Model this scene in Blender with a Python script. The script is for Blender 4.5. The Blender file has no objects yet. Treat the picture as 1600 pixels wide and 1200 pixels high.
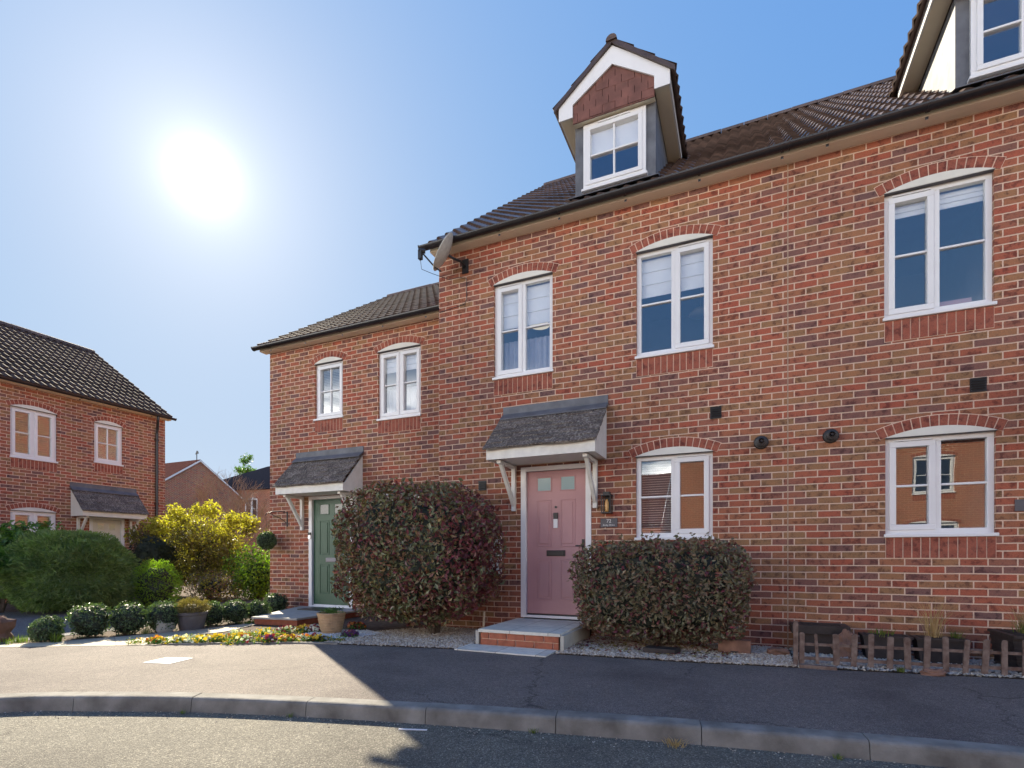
import bpy, math, random
import numpy as np
from mathutils import Vector, Matrix
random.seed(7); R = math.radians
scene = bpy.context.scene; COL = scene.collection

# ------------------------------------------------------------- camera
cam_d = bpy.data.cameras.new('camera'); cam = bpy.data.objects.new('camera', cam_d); COL.objects.link(cam)
cam.location = (0, 0, 1.03); cam.rotation_euler = (R(90), 0, R(23.66))
cam_d.sensor_width = 36; cam_d.lens = 815/1600*36; cam_d.shift_y = 270/1600
cam_d.clip_start = .05; cam_d.clip_end = 3000
scene.camera = cam
# ------------------------------------------------------------- sky and sun
EL = R(32.1); AZ = R(-54.3)                       # azimuth from +Y towards +X
SUN = Vector((math.sin(AZ)*math.cos(EL), math.cos(AZ)*math.cos(EL), math.sin(EL)))
w = bpy.data.worlds.new('World'); scene.world = w; w.use_nodes = True
nt = w.node_tree; N = nt.nodes; L = nt.links; bg = N['Background']
sky = N.new('ShaderNodeTexSky'); sky.sky_type = 'NISHITA'; sky.sun_disc = False
sky.sun_elevation = EL; sky.sun_rotation = AZ; sky.air_density = 1.0; sky.dust_density = .25; sky.ozone_density = 1.6
bg.inputs['Strength'].default_value = .10
tc = N.new('ShaderNodeTexCoord')
dot = N.new('ShaderNodeVectorMath'); dot.operation = 'DOT_PRODUCT'; dot.inputs[1].default_value = SUN
L.new(tc.outputs['Generated'], dot.inputs[0])
mx = N.new('ShaderNodeMath'); mx.operation = 'MAXIMUM'; mx.inputs[1].default_value = 0; L.new(dot.outputs['Value'], mx.inputs[0])
ss = N.new('ShaderNodeSeparateColor'); L.new(sky.outputs['Color'], ss.inputs[0]); sc_ = N.new('ShaderNodeCombineColor')
for ch, (a_, b_) in enumerate(((1.85, 3.2), (2.1, 1.7), (2.5, .3))):      # soft shoulder: an evenly blue, slightly hazy sky
    q1 = N.new('ShaderNodeMath'); q1.operation = 'ADD'; q1.inputs[1].default_value = b_; L.new(ss.outputs[ch], q1.inputs[0])
    q2 = N.new('ShaderNodeMath'); q2.operation = 'DIVIDE'; L.new(ss.outputs[ch], q2.inputs[0]); L.new(q1.outputs[0], q2.inputs[1])
    q3 = N.new('ShaderNodeMath'); q3.operation = 'MULTIPLY'; q3.inputs[1].default_value = a_; L.new(q2.outputs[0], q3.inputs[0]); L.new(q3.outputs[0], sc_.inputs[ch])
acc = sc_.outputs[0]
for p, a, c in ((9000, 40, (1, .98, .92)), (2200, 2, (1, .98, .9)), (700, .9, (1, .95, .85)), (150, .45, (1, .92, .8)), (45, .32, (1, .9, .7)), (14, .22, (1, .85, .6)), (5, .2, (1, .7, .35))):   # solar aureole
    pw = N.new('ShaderNodeMath'); pw.operation = 'POWER'; pw.inputs[1].default_value = p; L.new(mx.outputs[0], pw.inputs[0])
    vm = N.new('ShaderNodeVectorMath'); vm.operation = 'SCALE'; vm.inputs[0].default_value = [a*k for k in c]; L.new(pw.outputs[0], vm.inputs['Scale'])
    ad = N.new('ShaderNodeVectorMath'); ad.operation = 'ADD'; L.new(acc, ad.inputs[0]); L.new(vm.outputs[0], ad.inputs[1]); acc = ad.outputs[0]
hz = N.new('ShaderNodeSeparateXYZ'); L.new(tc.outputs['Generated'], hz.inputs[0])      # pale haze towards the horizon
h1 = N.new('ShaderNodeMapRange'); h1.inputs['From Min'].default_value = .55; h1.inputs['From Max'].default_value = 0; L.new(hz.outputs['Z'], h1.inputs['Value'])
h2_ = N.new('ShaderNodeMath'); h2_.operation = 'POWER'; h2_.inputs[1].default_value = 2; L.new(h1.outputs[0], h2_.inputs[0])
h3 = N.new('ShaderNodeVectorMath'); h3.operation = 'SCALE'; h3.inputs[0].default_value = (.30, .24, .12); L.new(h2_.outputs[0], h3.inputs['Scale'])
h4 = N.new('ShaderNodeVectorMath'); h4.operation = 'ADD'; L.new(acc, h4.inputs[0]); L.new(h3.outputs[0], h4.inputs[1]); acc = h4.outputs[0]
# unseen cloud band added low behind the camera to brighten the shaded facade
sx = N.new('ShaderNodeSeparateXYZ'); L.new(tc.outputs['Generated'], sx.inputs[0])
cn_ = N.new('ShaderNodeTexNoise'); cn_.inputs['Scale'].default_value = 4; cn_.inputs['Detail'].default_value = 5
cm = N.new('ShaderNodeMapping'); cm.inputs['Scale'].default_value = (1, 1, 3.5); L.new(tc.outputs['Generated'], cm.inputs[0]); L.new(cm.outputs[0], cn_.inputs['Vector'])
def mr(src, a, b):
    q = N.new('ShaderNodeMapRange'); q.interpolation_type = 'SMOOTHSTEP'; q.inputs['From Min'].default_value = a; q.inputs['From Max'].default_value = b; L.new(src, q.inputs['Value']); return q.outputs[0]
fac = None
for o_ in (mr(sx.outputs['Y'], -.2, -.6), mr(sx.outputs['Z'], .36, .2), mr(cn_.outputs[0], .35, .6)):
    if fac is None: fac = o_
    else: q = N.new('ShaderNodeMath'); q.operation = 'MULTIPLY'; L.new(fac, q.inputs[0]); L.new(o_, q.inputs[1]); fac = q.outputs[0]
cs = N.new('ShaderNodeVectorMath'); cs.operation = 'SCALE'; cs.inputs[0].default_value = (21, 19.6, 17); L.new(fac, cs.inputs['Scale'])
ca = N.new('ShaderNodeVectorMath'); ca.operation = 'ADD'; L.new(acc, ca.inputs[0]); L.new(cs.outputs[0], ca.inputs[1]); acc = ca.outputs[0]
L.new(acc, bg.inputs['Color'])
sd = bpy.data.lights.new('sun', 'SUN'); sd.energy = 3.5; sd.angle = R(.5); sd.color = (1, .88, .67)
so = bpy.data.objects.new('sun', sd); COL.objects.link(so); so.location = (-30, 20, 30)
so.rotation_euler = (-SUN).to_track_quat('-Z', 'Y').to_euler()
scene.view_settings.view_transform = 'Standard'; scene.view_settings.look = 'None'
scene.view_settings.exposure = 1.8; scene.view_settings.gamma = 1
scene.cycles.max_bounces = 8; scene.cycles.transparent_max_bounces = 12

# ------------------------------------------------------------- materials
def mat(name):
    m = bpy.data.materials.new(name); m.use_nodes = True
    return m, m.node_tree.nodes, m.node_tree.links, m.node_tree.nodes['Principled BSDF']
def ramp(n, stops, interp='LINEAR'):
    r = n.new('ShaderNodeValToRGB'); cr = r.color_ramp; cr.interpolation = interp
    while len(cr.elements) < len(stops): cr.elements.new(.5)
    for e, (p, c) in zip(cr.elements, stops): e.position = p; e.color = (*c, 1)
    return r
def noise(n, l, vec, scale, detail=4, rough=.55):
    t = n.new('ShaderNodeTexNoise'); t.inputs['Scale'].default_value = scale
    t.inputs['Detail'].default_value = detail; t.inputs['Roughness'].default_value = rough
    if vec is not None: l.new(vec, t.inputs['Vector'])
    return t
def mixc(n, l, fac, a, b, mode='MIX'):
    m = n.new('ShaderNodeMix'); m.data_type = 'RGBA'; m.blend_type = mode
    for sock, v in ((m.inputs[0], fac), (m.inputs[6], a), (m.inputs[7], b)):
        if hasattr(v, 'default_value') or hasattr(v, 'links'): l.new(v, sock)
        elif isinstance(v, (int, float)): sock.default_value = v
        else: sock.default_value = (*v, 1)
    return m.outputs[2]
def bump(n, l, h, dist, bs, strength=1.0):
    b = n.new('ShaderNodeBump'); b.inputs['Distance'].default_value = dist; b.inputs['Strength'].default_value = strength
    l.new(h, b.inputs['Height']); l.new(b.outputs[0], bs.inputs['Normal'])
def simple(name, c, rough=.5, var=.15, scale=6, bmp=0, metal=0, spec=.5, c2=None, fine=120):
    m, n, l, b = mat(name); b.inputs['Roughness'].default_value = rough; b.inputs['Metallic'].default_value = metal
    b.inputs['Specular IOR Level'].default_value = spec
    g = n.new('ShaderNodeNewGeometry'); t = noise(n, l, g.outputs['Position'], scale, 6)
    lo = c2 or [k*(1-var) for k in c]
    r = ramp(n, [(.3, lo), (.7, [min(1, k*(1+var*.5)) for k in c])]); l.new(t.outputs[0], r.inputs[0]); l.new(r.outputs[0], b.inputs['Base Color'])
    if bmp:
        t2 = noise(n, l, g.outputs['Position'], fine, 4); bump(n, l, t2.outputs[0], bmp, b)
    return m

def brick_mat(name, stops, mortar, joints=True):
    m, n, l, b = mat(name); b.inputs['Roughness'].default_value = .85; b.inputs['Specular IOR Level'].default_value = .25
    g = n.new('ShaderNodeNewGeometry'); sp = n.new('ShaderNodeSeparateXYZ'); l.new(g.outputs['Position'], sp.inputs[0])
    sn = n.new('ShaderNodeSeparateXYZ'); l.new(g.outputs['True Normal'], sn.inputs[0])
    ab = n.new('ShaderNodeMath'); ab.operation = 'ABSOLUTE'; l.new(sn.outputs[0], ab.inputs[0])
    gt = n.new('ShaderNodeMath'); gt.operation = 'GREATER_THAN'; gt.inputs[1].default_value = .5; l.new(ab.outputs[0], gt.inputs[0])
    mf = n.new('ShaderNodeMix'); mf.data_type = 'FLOAT'; l.new(gt.outputs[0], mf.inputs[0]); l.new(sp.outputs[0], mf.inputs[2]); l.new(sp.outputs[1], mf.inputs[3])
    # slight waviness of the courses
    wob = noise(n, l, g.outputs['Position'], 1.7, 3); wm = n.new('ShaderNodeMath'); wm.operation = 'MULTIPLY_ADD'
    wm.inputs[1].default_value = .018; wm.inputs[2].default_value = -.044; l.new(wob.outputs[0], wm.inputs[0])
    wz = n.new('ShaderNodeMath'); l.new(sp.outputs[2], wz.inputs[0]); l.new(wm.outputs[0], wz.inputs[1])
    fw = noise(n, l, g.outputs['Position'], 45, 2); fm = n.new('ShaderNodeMath'); fm.operation = 'MULTIPLY_ADD'; fm.inputs[1].default_value = .006; fm.inputs[2].default_value = -.003
    l.new(fw.outputs[0], fm.inputs[0]); wz2 = n.new('ShaderNodeMath'); l.new(wz.outputs[0], wz2.inputs[0]); l.new(fm.outputs[0], wz2.inputs[1])
    xo = n.new('ShaderNodeMath'); xo.inputs[1].default_value = 30.05; l.new(mf.outputs[0], xo.inputs[0])
    xo2 = n.new('ShaderNodeMath'); l.new(xo.outputs[0], xo2.inputs[0]); l.new(fm.outputs[0], xo2.inputs[1])
    cb = n.new('ShaderNodeCombineXYZ'); l.new(xo2.outputs[0], cb.inputs[0]); l.new(wz2.outputs[0], cb.inputs[1])
    t = n.new('ShaderNodeTexBrick'); l.new(cb.outputs[0], t.inputs['Vector'])
    for k, v in (('Scale', 1), ('Mortar Size', .0068), ('Mortar Smooth', .25), ('Bias', 0), ('Brick Width', .225), ('Row Height', .075)): t.inputs[k].default_value = v
    t.inputs['Color1'].default_value = (0, 0, 0, 1); t.inputs['Color2'].default_value = (1, 1, 1, 1); t.inputs['Mortar'].default_value = (.5, .5, .5, 1)
    r = ramp(n, stops); l.new(t.outputs['Color'], r.inputs[0])
    big = noise(n, l, g.outputs['Position'], .5, 3)
    n1 = noise(n, l, g.outputs['Position'], 14, 5, .65); n2 = noise(n, l, g.outputs['Position'], 90, 4, .7)
    r1 = ramp(n, [(.36, (.50, .46, .52)), (.47, (.95, .95, .95)), (.75, (1.16, 1.06, .98))]); l.new(n1.outputs[0], r1.inputs[0])
    r2 = ramp(n, [(.3, (.72, .72, .72)), (.7, (1.22, 1.2, 1.18))]); l.new(n2.outputs[0], r2.inputs[0])
    c = mixc(n, l, 1, r.outputs[0], r1.outputs[0], 'MULTIPLY'); c = mixc(n, l, 1, c, r2.outputs[0], 'MULTIPLY')
    rb = ramp(n, [(.3, (.82, .80, .82)), (.5, (1, .99, .98)), (.7, (1.12, 1.1, 1.08))]); l.new(big.outputs[0], rb.inputs[0])
    mo = ramp(n, [(.3, [k*.78 for k in mortar]), (.7, mortar)]); l.new(n2.outputs[0], mo.inputs[0])
    if joints:
        c = mixc(n, l, t.outputs['Fac'], c, mo.outputs[0])
        inv = n.new('ShaderNodeMath'); inv.operation = 'MULTIPLY_ADD'; inv.inputs[1].default_value = -1; l.new(t.outputs['Fac'], inv.inputs[0])
        sc = n.new('ShaderNodeMath'); sc.operation = 'MULTIPLY'; sc.inputs[1].default_value = .35; l.new(n2.outputs[0], sc.inputs[0]); l.new(sc.outputs[0], inv.inputs[2])
        bump(n, l, inv.outputs[0], .005, b)
    else: bump(n, l, n2.outputs[0], .003, b)
    c = mixc(n, l, 1, c, rb.outputs[0], 'MULTIPLY'); l.new(c, b.inputs['Base Color'])
    return m
MORT = (.76, .55, .42)
M = {}
M['brick'] = brick_mat('facing_brick', [(0, (0.376, 0.109, 0.069)), (0.2, (0.364, 0.126, 0.077)), (0.36, (0.34, 0.171, 0.092)), (0.52, (0.304, 0.174, 0.092)), (0.64, (0.364, 0.129, 0.077)), (0.78, (0.309, 0.129, 0.088)), (0.9, (0.19, 0.106, 0.097)), (1, (0.331, 0.132, 0.084))], MORT)
M['red'] = brick_mat('red_rubbed_brick', [(0, (.30, .095, .065)), (1, (.36, .125, .085))], MORT, joints=False)
M['orange_brick'] = brick_mat('orange_brick', [(0, (.46, .17, .10)), (.5, (.36, .13, .08)), (1, (.40, .17, .10))], (.72, .56, .42))
M['mortar'] = simple('mortar', MORT, .9, .2, 60, .001)
M['upvc'] = simple('white_upvc', (.80, .80, .80), .28, .05, 3)
M['cream'] = simple('cream_render', (.74, .72, .64), .6, .08, 5)
M['white_timber'] = simple('white_painted_timber', (.76, .75, .70), .45, .12, 9, .0006)
M['lead'] = simple('lead_flashing', (.15, .155, .17), .6, .35, 5, .002, metal=.25, fine=25)
M['gutter'] = simple('black_plastic_gutter', (.018, .016, .02), .3, .3, 5)
M['pink'] = simple('pink_composite_door', (.48, .255, .265), .45, .06, 4, .0006, fine=220)
M['green'] = simple('green_composite_door', (.022, .09, .045), .4, .1, 4, .0006, fine=220)
M['white_door'] = simple('white_door', (.72, .70, .62), .4, .05, 4)
M['black'] = simple('black_metal', (.02, .02, .022), .4, .2, 10)
M['steel'] = simple('brushed_steel', (.5, .48, .5), .35, .1, 30, metal=.9)
M['dish'] = simple('grey_dish_metal', (.60, .60, .54), .45, .2, 20)
M['blind'] = simple('white_fabric_blind', (.92, .91, .87), .9, .06, 6)
M['curtain'] = simple('voile', (.42, .42, .48), .9, .1, 8)
M['dull_steel'] = simple('dull_steel', (.30, .28, .30), .5, .1, 30)
M['dark_pane'] = simple('dark_obscure_pane', (.07, .075, .08), .15, .3, 40)
M['sealant'] = simple('brown_sealant', (.42, .31, .22), .8)
M['room'] = simple('room_wall', (.36, .34, .38), .9, .2, 1)
M['bulb'] = simple('amber_bulb_glass', (.75, .42, .14), .2, .2, 20)
M['shade'] = simple('cream_lamp_shade', (.85, .80, .62), .7, .05, 8)
M['shade_lit'] = simple('lit_lamp_shade', (.85, .80, .62), .7, .05, 8); b_ = M['shade_lit'].node_tree.nodes['Principled BSDF']; b_.inputs['Emission Color'].default_value = (1, .85, .55, 1); b_.inputs['Emission Strength'].default_value = .22
M['wood'] = simple('weathered_wood', (.19, .14, .115), .85, .45, 18, .003, c2=(.10, .055, .04), fine=60)
M['palewood'] = simple('pale_stake_wood', (.40, .30, .2), .8, .3, 20, .002)
M['bark'] = simple('bark', (.10, .075, .055), .9, .4, 25, .004, fine=50)
M['twig'] = simple('pale_twig', (.34, .25, .17), .85, .3, 10)
M['terracotta'] = simple('step_brick', (.38, .12, .065), .85, .3, 14, .002, fine=80)
M['claypot'] = simple('beige_glazed_pot', (.44, .29, .16), .55, .25, 9, .001)
M['greypot'] = simple('grey_pot', (.11, .105, .115), .6, .3, 9, .001)
M['trough'] = simple('black_trough', (.035, .026, .024), .6, .5, 12, .002)
M['soil'] = simple('soil', (.045, .03, .022), 1, .5, 25, .01, fine=60)
M['earth'] = simple('bed_earth', (.13, .09, .06), 1, .5, 12, .012, c2=(.06, .04, .028), fine=50)
M['slab'] = simple('stone_slab', (.46, .44, .39), .8, .15, 7, .002, fine=90)
M['cover'] = simple('manhole_cover', (.62, .61, .58), .7, .12, 30, .002)
M['rock'] = simple('brown_rock', (.24, .13, .09), .9, .4, 9, .01, fine=20)
M['litter'] = simple('white_plastic_strip', (.8, .8, .82), .4, .02)
M['soffit'] = simple('cream_soffit', (.88, .80, .63), .5, .06, 3)
M['tilered'] = simple('red_hung_tile', (.19, .08, .062), .8, .35, 7, .002, fine=60)

def glass_mat():
    m, n, l, b = mat('window_glass'); n.remove(b); out = n['Material Output']
    tr = n.new('ShaderNodeBsdfTransparent'); tr.inputs[0].default_value = (.97, .98, .99, 1)
    gl = n.new('ShaderNodeBsdfGlossy'); gl.inputs['Roughness'].default_value = .004; gl.inputs[0].default_value = (.95, .97, 1, 1)
    g = n.new('ShaderNodeNewGeometry'); t = noise(n, l, g.outputs['Position'], 2.2, 1)
    bp = n.new('ShaderNodeBump'); bp.inputs['Distance'].default_value = .0012; bp.inputs['Strength'].default_value = .5; l.new(t.outputs[0], bp.inputs['Height']); l.new(bp.outputs[0], gl.inputs['Normal'])
    fr = n.new('ShaderNodeFresnel'); im = n.new('ShaderNodeMix'); im.data_type = 'FLOAT'; im.inputs[2].default_value = 1.8; im.inputs[3].default_value = 1/1.8
    l.new(g.outputs['Backfacing'], im.inputs[0]); l.new(im.outputs[0], fr.inputs[0])
    mm = n.new('ShaderNodeMath'); mm.operation = 'MULTIPLY_ADD'; mm.inputs[1].default_value = 1.0; mm.inputs[2].default_value = .05; mm.use_clamp = True; l.new(fr.outputs[0], mm.inputs[0])
    mi = n.new('ShaderNodeMixShader'); l.new(mm.outputs[0], mi.inputs[0]); l.new(tr.outputs[0], mi.inputs[1]); l.new(gl.outputs[0], mi.inputs[2]); l.new(mi.outputs[0], out.inputs[0])
    return m
M['glass'] = glass_mat()
m, n, l, b = mat('frosted_glass'); b.inputs['Base Color'].default_value = (.30, .42, .44, 1); b.inputs['Roughness'].default_value = .12; M['frost'] = m

def tile_mat(name, c1, c2, lichen, rough, lam=.55):
    m, n, l, b = mat(name); g = n.new('ShaderNodeNewGeometry'); b.inputs['Roughness'].default_value = rough
    t = noise(n, l, g.outputs['Position'], 5, 6); r = ramp(n, [(.3, c1), (.7, c2)]); l.new(t.outputs[0], r.inputs[0])
    t2 = noise(n, l, g.outputs['Position'], 38, 5, .7); r2 = ramp(n, [(lam, (0, 0, 0)), (lam+.09, (1, 1, 1))]); l.new(t2.outputs[0], r2.inputs[0])
    k = n.new('ShaderNodeMath'); k.operation = 'MULTIPLY'; k.inputs[1].default_value = .75; l.new(r2.outputs[0], k.inputs[0])
    c = mixc(n, l, k.outputs[0], r.outputs[0], lichen)
    ri = ramp(n, [(0, (.7, .7, .7)), (1, (1.3, 1.3, 1.3))]); l.new(g.outputs['Random Per Island'], ri.inputs[0])
    c = mixc(n, l, 1, c, ri.outputs[0], 'MULTIPLY')
    l.new(c, b.inputs['Base Color']); bump(n, l, t2.outputs[0], .004, b)
    return m
M['pantile'] = tile_mat('brown_pantile', (.062, .040, .034), (.105, .068, .056), (.20, .16, .12), .42, .62)
M['slate'] = tile_mat('canopy_plain_tile', (.072, .055, .048), (.115, .09, .076), (.30, .27, .22), .85, .50)
M['farroof'] = simple('far_brown_roof', (.12, .055, .045), .95, .3, 8, spec=0)
M['pantile_matt'] = tile_mat('matt_brown_pantile', (.050, .036, .032), (.085, .06, .052), (.13, .11, .09), .85, .60)
M['pantile_matt'].node_tree.nodes['Principled BSDF'].inputs['Specular IOR Level'].default_value = .12
M['darktile'] = simple('far_dark_roof', (.022, .024, .034), .95, .3, 8, spec=0)
M['plain'] = tile_mat('dark_far_tile', (.04, .042, .052), (.06, .06, .072), (.09, .09, .09), .7, .7)
M['ridge'] = tile_mat('ridge_tile', (.09, .06, .05), (.13, .09, .075), (.2, .18, .15), .7, .6)

def tarmac(name, base, speck, scale, dist, patchy):
    m, n, l, b = mat(name); g = n.new('ShaderNodeNewGeometry'); b.inputs['Roughness'].default_value = .8; b.inputs['Specular IOR Level'].default_value = .35
    v = n.new('ShaderNodeTexVoronoi'); v.inputs['Scale'].default_value = scale; l.new(g.outputs['Position'], v.inputs['Vector'])
    sp = n.new('ShaderNodeSeparateXYZ'); l.new(v.outputs['Color'], sp.inputs[0])
    r = ramp(n, [(0, [k*.55 for k in base]), (.55, base), (.85, [k*1.4 for k in base]), (.95, speck), (1, [k*1.3 for k in speck])]); l.new(sp.outputs[0], r.inputs[0])
    t = noise(n, l, g.outputs['Position'], 1.6, 6, .6); r2 = ramp(n, [(.3, (1-patchy,)*3), (.7, (1+patchy,)*3)]); l.new(t.outputs[0], r2.inputs[0])
    t3 = noise(n, l, g.outputs['Position'], 22, 5, .7); r3 = ramp(n, [(.3, (.8, .8, .8)), (.7, (1.2, 1.2, 1.18))]); l.new(t3.outputs[0], r3.inputs[0])
    c = mixc(n, l, 1, r.outputs[0], r2.outputs[0], 'MULTIPLY'); c = mixc(n, l, 1, c, r3.outputs[0], 'MULTIPLY'); l.new(c, b.inputs['Base Color'])
    iv = n.new('ShaderNodeMath'); iv.operation = 'MULTIPLY'; iv.inputs[1].default_value = -1; l.new(v.outputs['Distance'], iv.inputs[0])
    bump(n, l, iv.outputs[0], dist, b); t4 = noise(n, l, g.outputs['Position'], .7, 3, .5)
    r4 = ramp(n, [(.40, (.80, .79, .80)), (.48, (1, 1, 1)), (.6, (1.0, 1.0, 1.0)), (.7, (1.12, 1.12, 1.1))]); l.new(t4.outputs[0], r4.inputs[0]); c = mixc(n, l, 1, c, r4.outputs[0], 'MULTIPLY')
    v2 = n.new('ShaderNodeTexVoronoi'); v2.feature = 'DISTANCE_TO_EDGE'; v2.inputs['Scale'].default_value = .45
    wv = noise(n, l, g.outputs['Position'], 3, 5, .7); wm = n.new('ShaderNodeVectorMath'); wm.operation = 'MULTIPLY_ADD'; wm.inputs[1].default_value = (.55, .55, 0); l.new(wv.outputs['Color'], wm.inputs[0]); l.new(g.outputs['Position'], wm.inputs[2]); l.new(wm.outputs[0], v2.inputs['Vector'])
    r5 = ramp(n, [(0, (.45, .43, .42)), (.0035, (.8, .8, .8)), (.006, (1, 1, 1))]); l.new(v2.outputs['Distance'], r5.inputs[0]); m5 = ramp(n, [(.44, (0, 0, 0)), (.52, (1, 1, 1))]); l.new(t4.outputs[0], m5.inputs[0])
    c = mixc(n, l, m5.outputs[0], c, mixc(n, l, 1, c, r5.outputs[0], 'MULTIPLY')); l.new(c, b.inputs['Base Color']); return m
M['pave'] = tarmac('pavement_tarmac', (.165, .138, .124), (.30, .255, .205), 240, .003, .14)
M['road'] = tarmac('road_tarmac', (.155, .142, .115), (.33, .305, .24), 165, .005, .14)
M['drive'] = tarmac('drive_tarmac', (.12, .12, .125), (.2, .2, .2), 130, .005, .1)
M['kerb'] = simple('concrete_kerb', (.25, .24, .215), .85, .35, 5, .004, c2=(.125, .115, .10), fine=110)

def paving(name, c, w_, h_, off, rot=0, mortar=(.30, .25, .2)):
    m, n, l, b = mat(name); g = n.new('ShaderNodeNewGeometry'); b.inputs['Roughness'].default_value = .8
    mp = n.new('ShaderNodeMapping'); mp.inputs['Location'].default_value = (30, 30, 0); mp.inputs['Rotation'].default_value = (0, 0, rot); l.new(g.outputs['Position'], mp.inputs[0])
    t = n.new('ShaderNodeTexBrick'); l.new(mp.outputs[0], t.inputs['Vector']); t.offset = off
    for k, v in (('Scale', 1), ('Mortar Size', .006), ('Mortar Smooth', .2), ('Brick Width', w_), ('Row Height', h_)): t.inputs[k].default_value = v
    t.inputs['Color1'].default_value = (*[k*.85 for k in c], 1); t.inputs['Color2'].default_value = (*[k*1.1 for k in c], 1); t.inputs['Mortar'].default_value = (*mortar, 1)
    t2 = noise(n, l, g.outputs['Position'], 9, 6, .65); r = ramp(n, [(.3, (.82, .82, .82)), (.7, (1.12, 1.12, 1.1))]); l.new(t2.outputs[0], r.inputs[0])
    cc = mixc(n, l, 1, t.outputs['Color'], r.outputs[0], 'MULTIPLY'); l.new(cc, b.inputs['Base Color']); bump(n, l, t2.outputs[0], .003, b); return m
M['path'] = paving('cream_paving', (.50, .43, .31), .45, .45, .5, R(28))
M['steptile'] = paving('cream_step_tile', (.74, .71, .62), .46, .46, 0, 0, (.38, .35, .3))

def leaf_mat(name, cols, trans=.35, rough=.4, spec=.5):
    m, n, l, b = mat(name); out = n['Material Output']; g = n.new('ShaderNodeNewGeometry')
    r = ramp(n, [(i/(max(1, len(cols)-1)), c) for i, c in enumerate(cols)]); l.new(g.outputs['Random Per Island'], r.inputs[0])
    t = noise(n, l, g.outputs['Position'], 4, 3); r2 = ramp(n, [(.3, (.7, .7, .7)), (.7, (1.25, 1.25, 1.2))]); l.new(t.outputs[0], r2.inputs[0])
    c = mixc(n, l, 1, r.outputs[0], r2.outputs[0], 'MULTIPLY'); l.new(c, b.inputs['Base Color']); b.inputs['Roughness'].default_value = rough; b.inputs['Specular IOR Level'].default_value = spec
    tr = n.new('ShaderNodeBsdfTranslucent'); c2 = mixc(n, l, 1, c, (1.5, 1.7, .6), 'MULTIPLY'); l.new(c2, tr.inputs[0])
    mi = n.new('ShaderNodeMixShader'); mi.inputs[0].default_value = trans; l.new(b.outputs[0], mi.inputs[1]); l.new(tr.outputs[0], mi.inputs[2]); l.new(mi.outputs[0], out.inputs[0]); return m
M['photinia'] = leaf_mat('photinia_leaf', [(0.12, 0.135, 0.068), (0.165, 0.18, 0.09), (0.21, 0.217, 0.112), (0.15, 0.15, 0.075), (0.285, 0.135, 0.09), (0.225, 0.112, 0.075), (0.18, 0.173, 0.098), (0.36, 0.225, 0.09)], .2, .36)
M['photred'] = leaf_mat('young_red_leaf_flare', [(0.204, 0.04, 0.054), (0.143, 0.046, 0.063), (0.245, 0.079, 0.063)], .3, .4)  # red leaf colour, purplish partly to carry the lens flare
M['hedge'] = leaf_mat('hedge_leaf', [(0.135, 0.135, 0.075), (0.195, 0.18, 0.105), (0.165, 0.135, 0.09), (0.27, 0.165, 0.105), (0.18, 0.173, 0.098), (0.15, 0.135, 0.083)], .2, .4)
M['yew'] = leaf_mat('conifer_leaf', [(0.133, 0.209, 0.074), (0.19, 0.285, 0.086), (0.247, 0.323, 0.124), (0.152, 0.228, 0.111)], .3, .6)
M['lime'] = leaf_mat('lime_leaf', [(.20, .34, .03), (.26, .40, .04), (.16, .28, .03)], .4, .6)
M['mid'] = leaf_mat('mid_green_leaf', [(0.078, 0.156, 0.033), (0.104, 0.208, 0.039), (0.065, 0.117, 0.026)], .35, .5)
M['box'] = leaf_mat('box_leaf', [(.07, .11, .05), (.10, .15, .07), (.08, .13, .06)], .25, .35)
M['gold'] = leaf_mat('golden_leaf', [(0.423, 0.358, 0.051), (0.355, 0.328, 0.051), (0.491, 0.417, 0.071), (0.288, 0.268, 0.04), (0.203, 0.169, 0.04)], .5, .5)
M['bronze'] = leaf_mat('bronze_leaf', [(.17, .14, .04), (.12, .11, .035), (.21, .16, .05)], .4, .5)
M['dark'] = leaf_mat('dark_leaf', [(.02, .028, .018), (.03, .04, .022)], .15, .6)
M['heather'] = leaf_mat('dry_heather_leaf', [(.26, .19, .07), (.20, .17, .06), (.30, .22, .10)], .3, .7)
M['straw'] = leaf_mat('straw_blade', [(.42, .30, .16), (.34, .22, .11), (.48, .36, .2)], .3, .7)
M['grass'] = leaf_mat('grass_blade', [(.07, .13, .02), (.12, .19, .03), (.2, .22, .05)], .4, .6)
for k, c in (('py', (.75, .50, .02)), ('pw', (.75, .73, .66)), ('pr', (.25, .02, .04)), ('po', (.65, .2, .03)), ('pp', (.10, .02, .12))):
    M[k] = leaf_mat('petal_'+k, [c, [q*.8 for q in c]], .3, .6)
def pebble_mat(name, cols):
    m, n, l, b = mat(name); g = n.new('ShaderNodeNewGeometry'); r = ramp(n, [(i/(len(cols)-1), c) for i, c in enumerate(cols)]); l.new(g.outputs['Random Per Island'], r.inputs[0])
    l.new(r.outputs[0], b.inputs['Base Color']); b.inputs['Roughness'].default_value = .75; return m
M['gravel'] = pebble_mat('cream_gravel', [(.45, .36, .26), (.62, .55, .44), (.36, .26, .18), (.7, .66, .58), (.26, .19, .14), (.55, .44, .32)])
M['pebble'] = pebble_mat('white_pebble', [(.6, .6, .6), (.72, .72, .7), (.5, .51, .53)])
M['slatechip'] = pebble_mat('grey_gravel', [(0.425, 0.404, 0.347), (0.527, 0.484, 0.419), (0.255, 0.234, 0.202), (0.595, 0.549, 0.462)])

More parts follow.
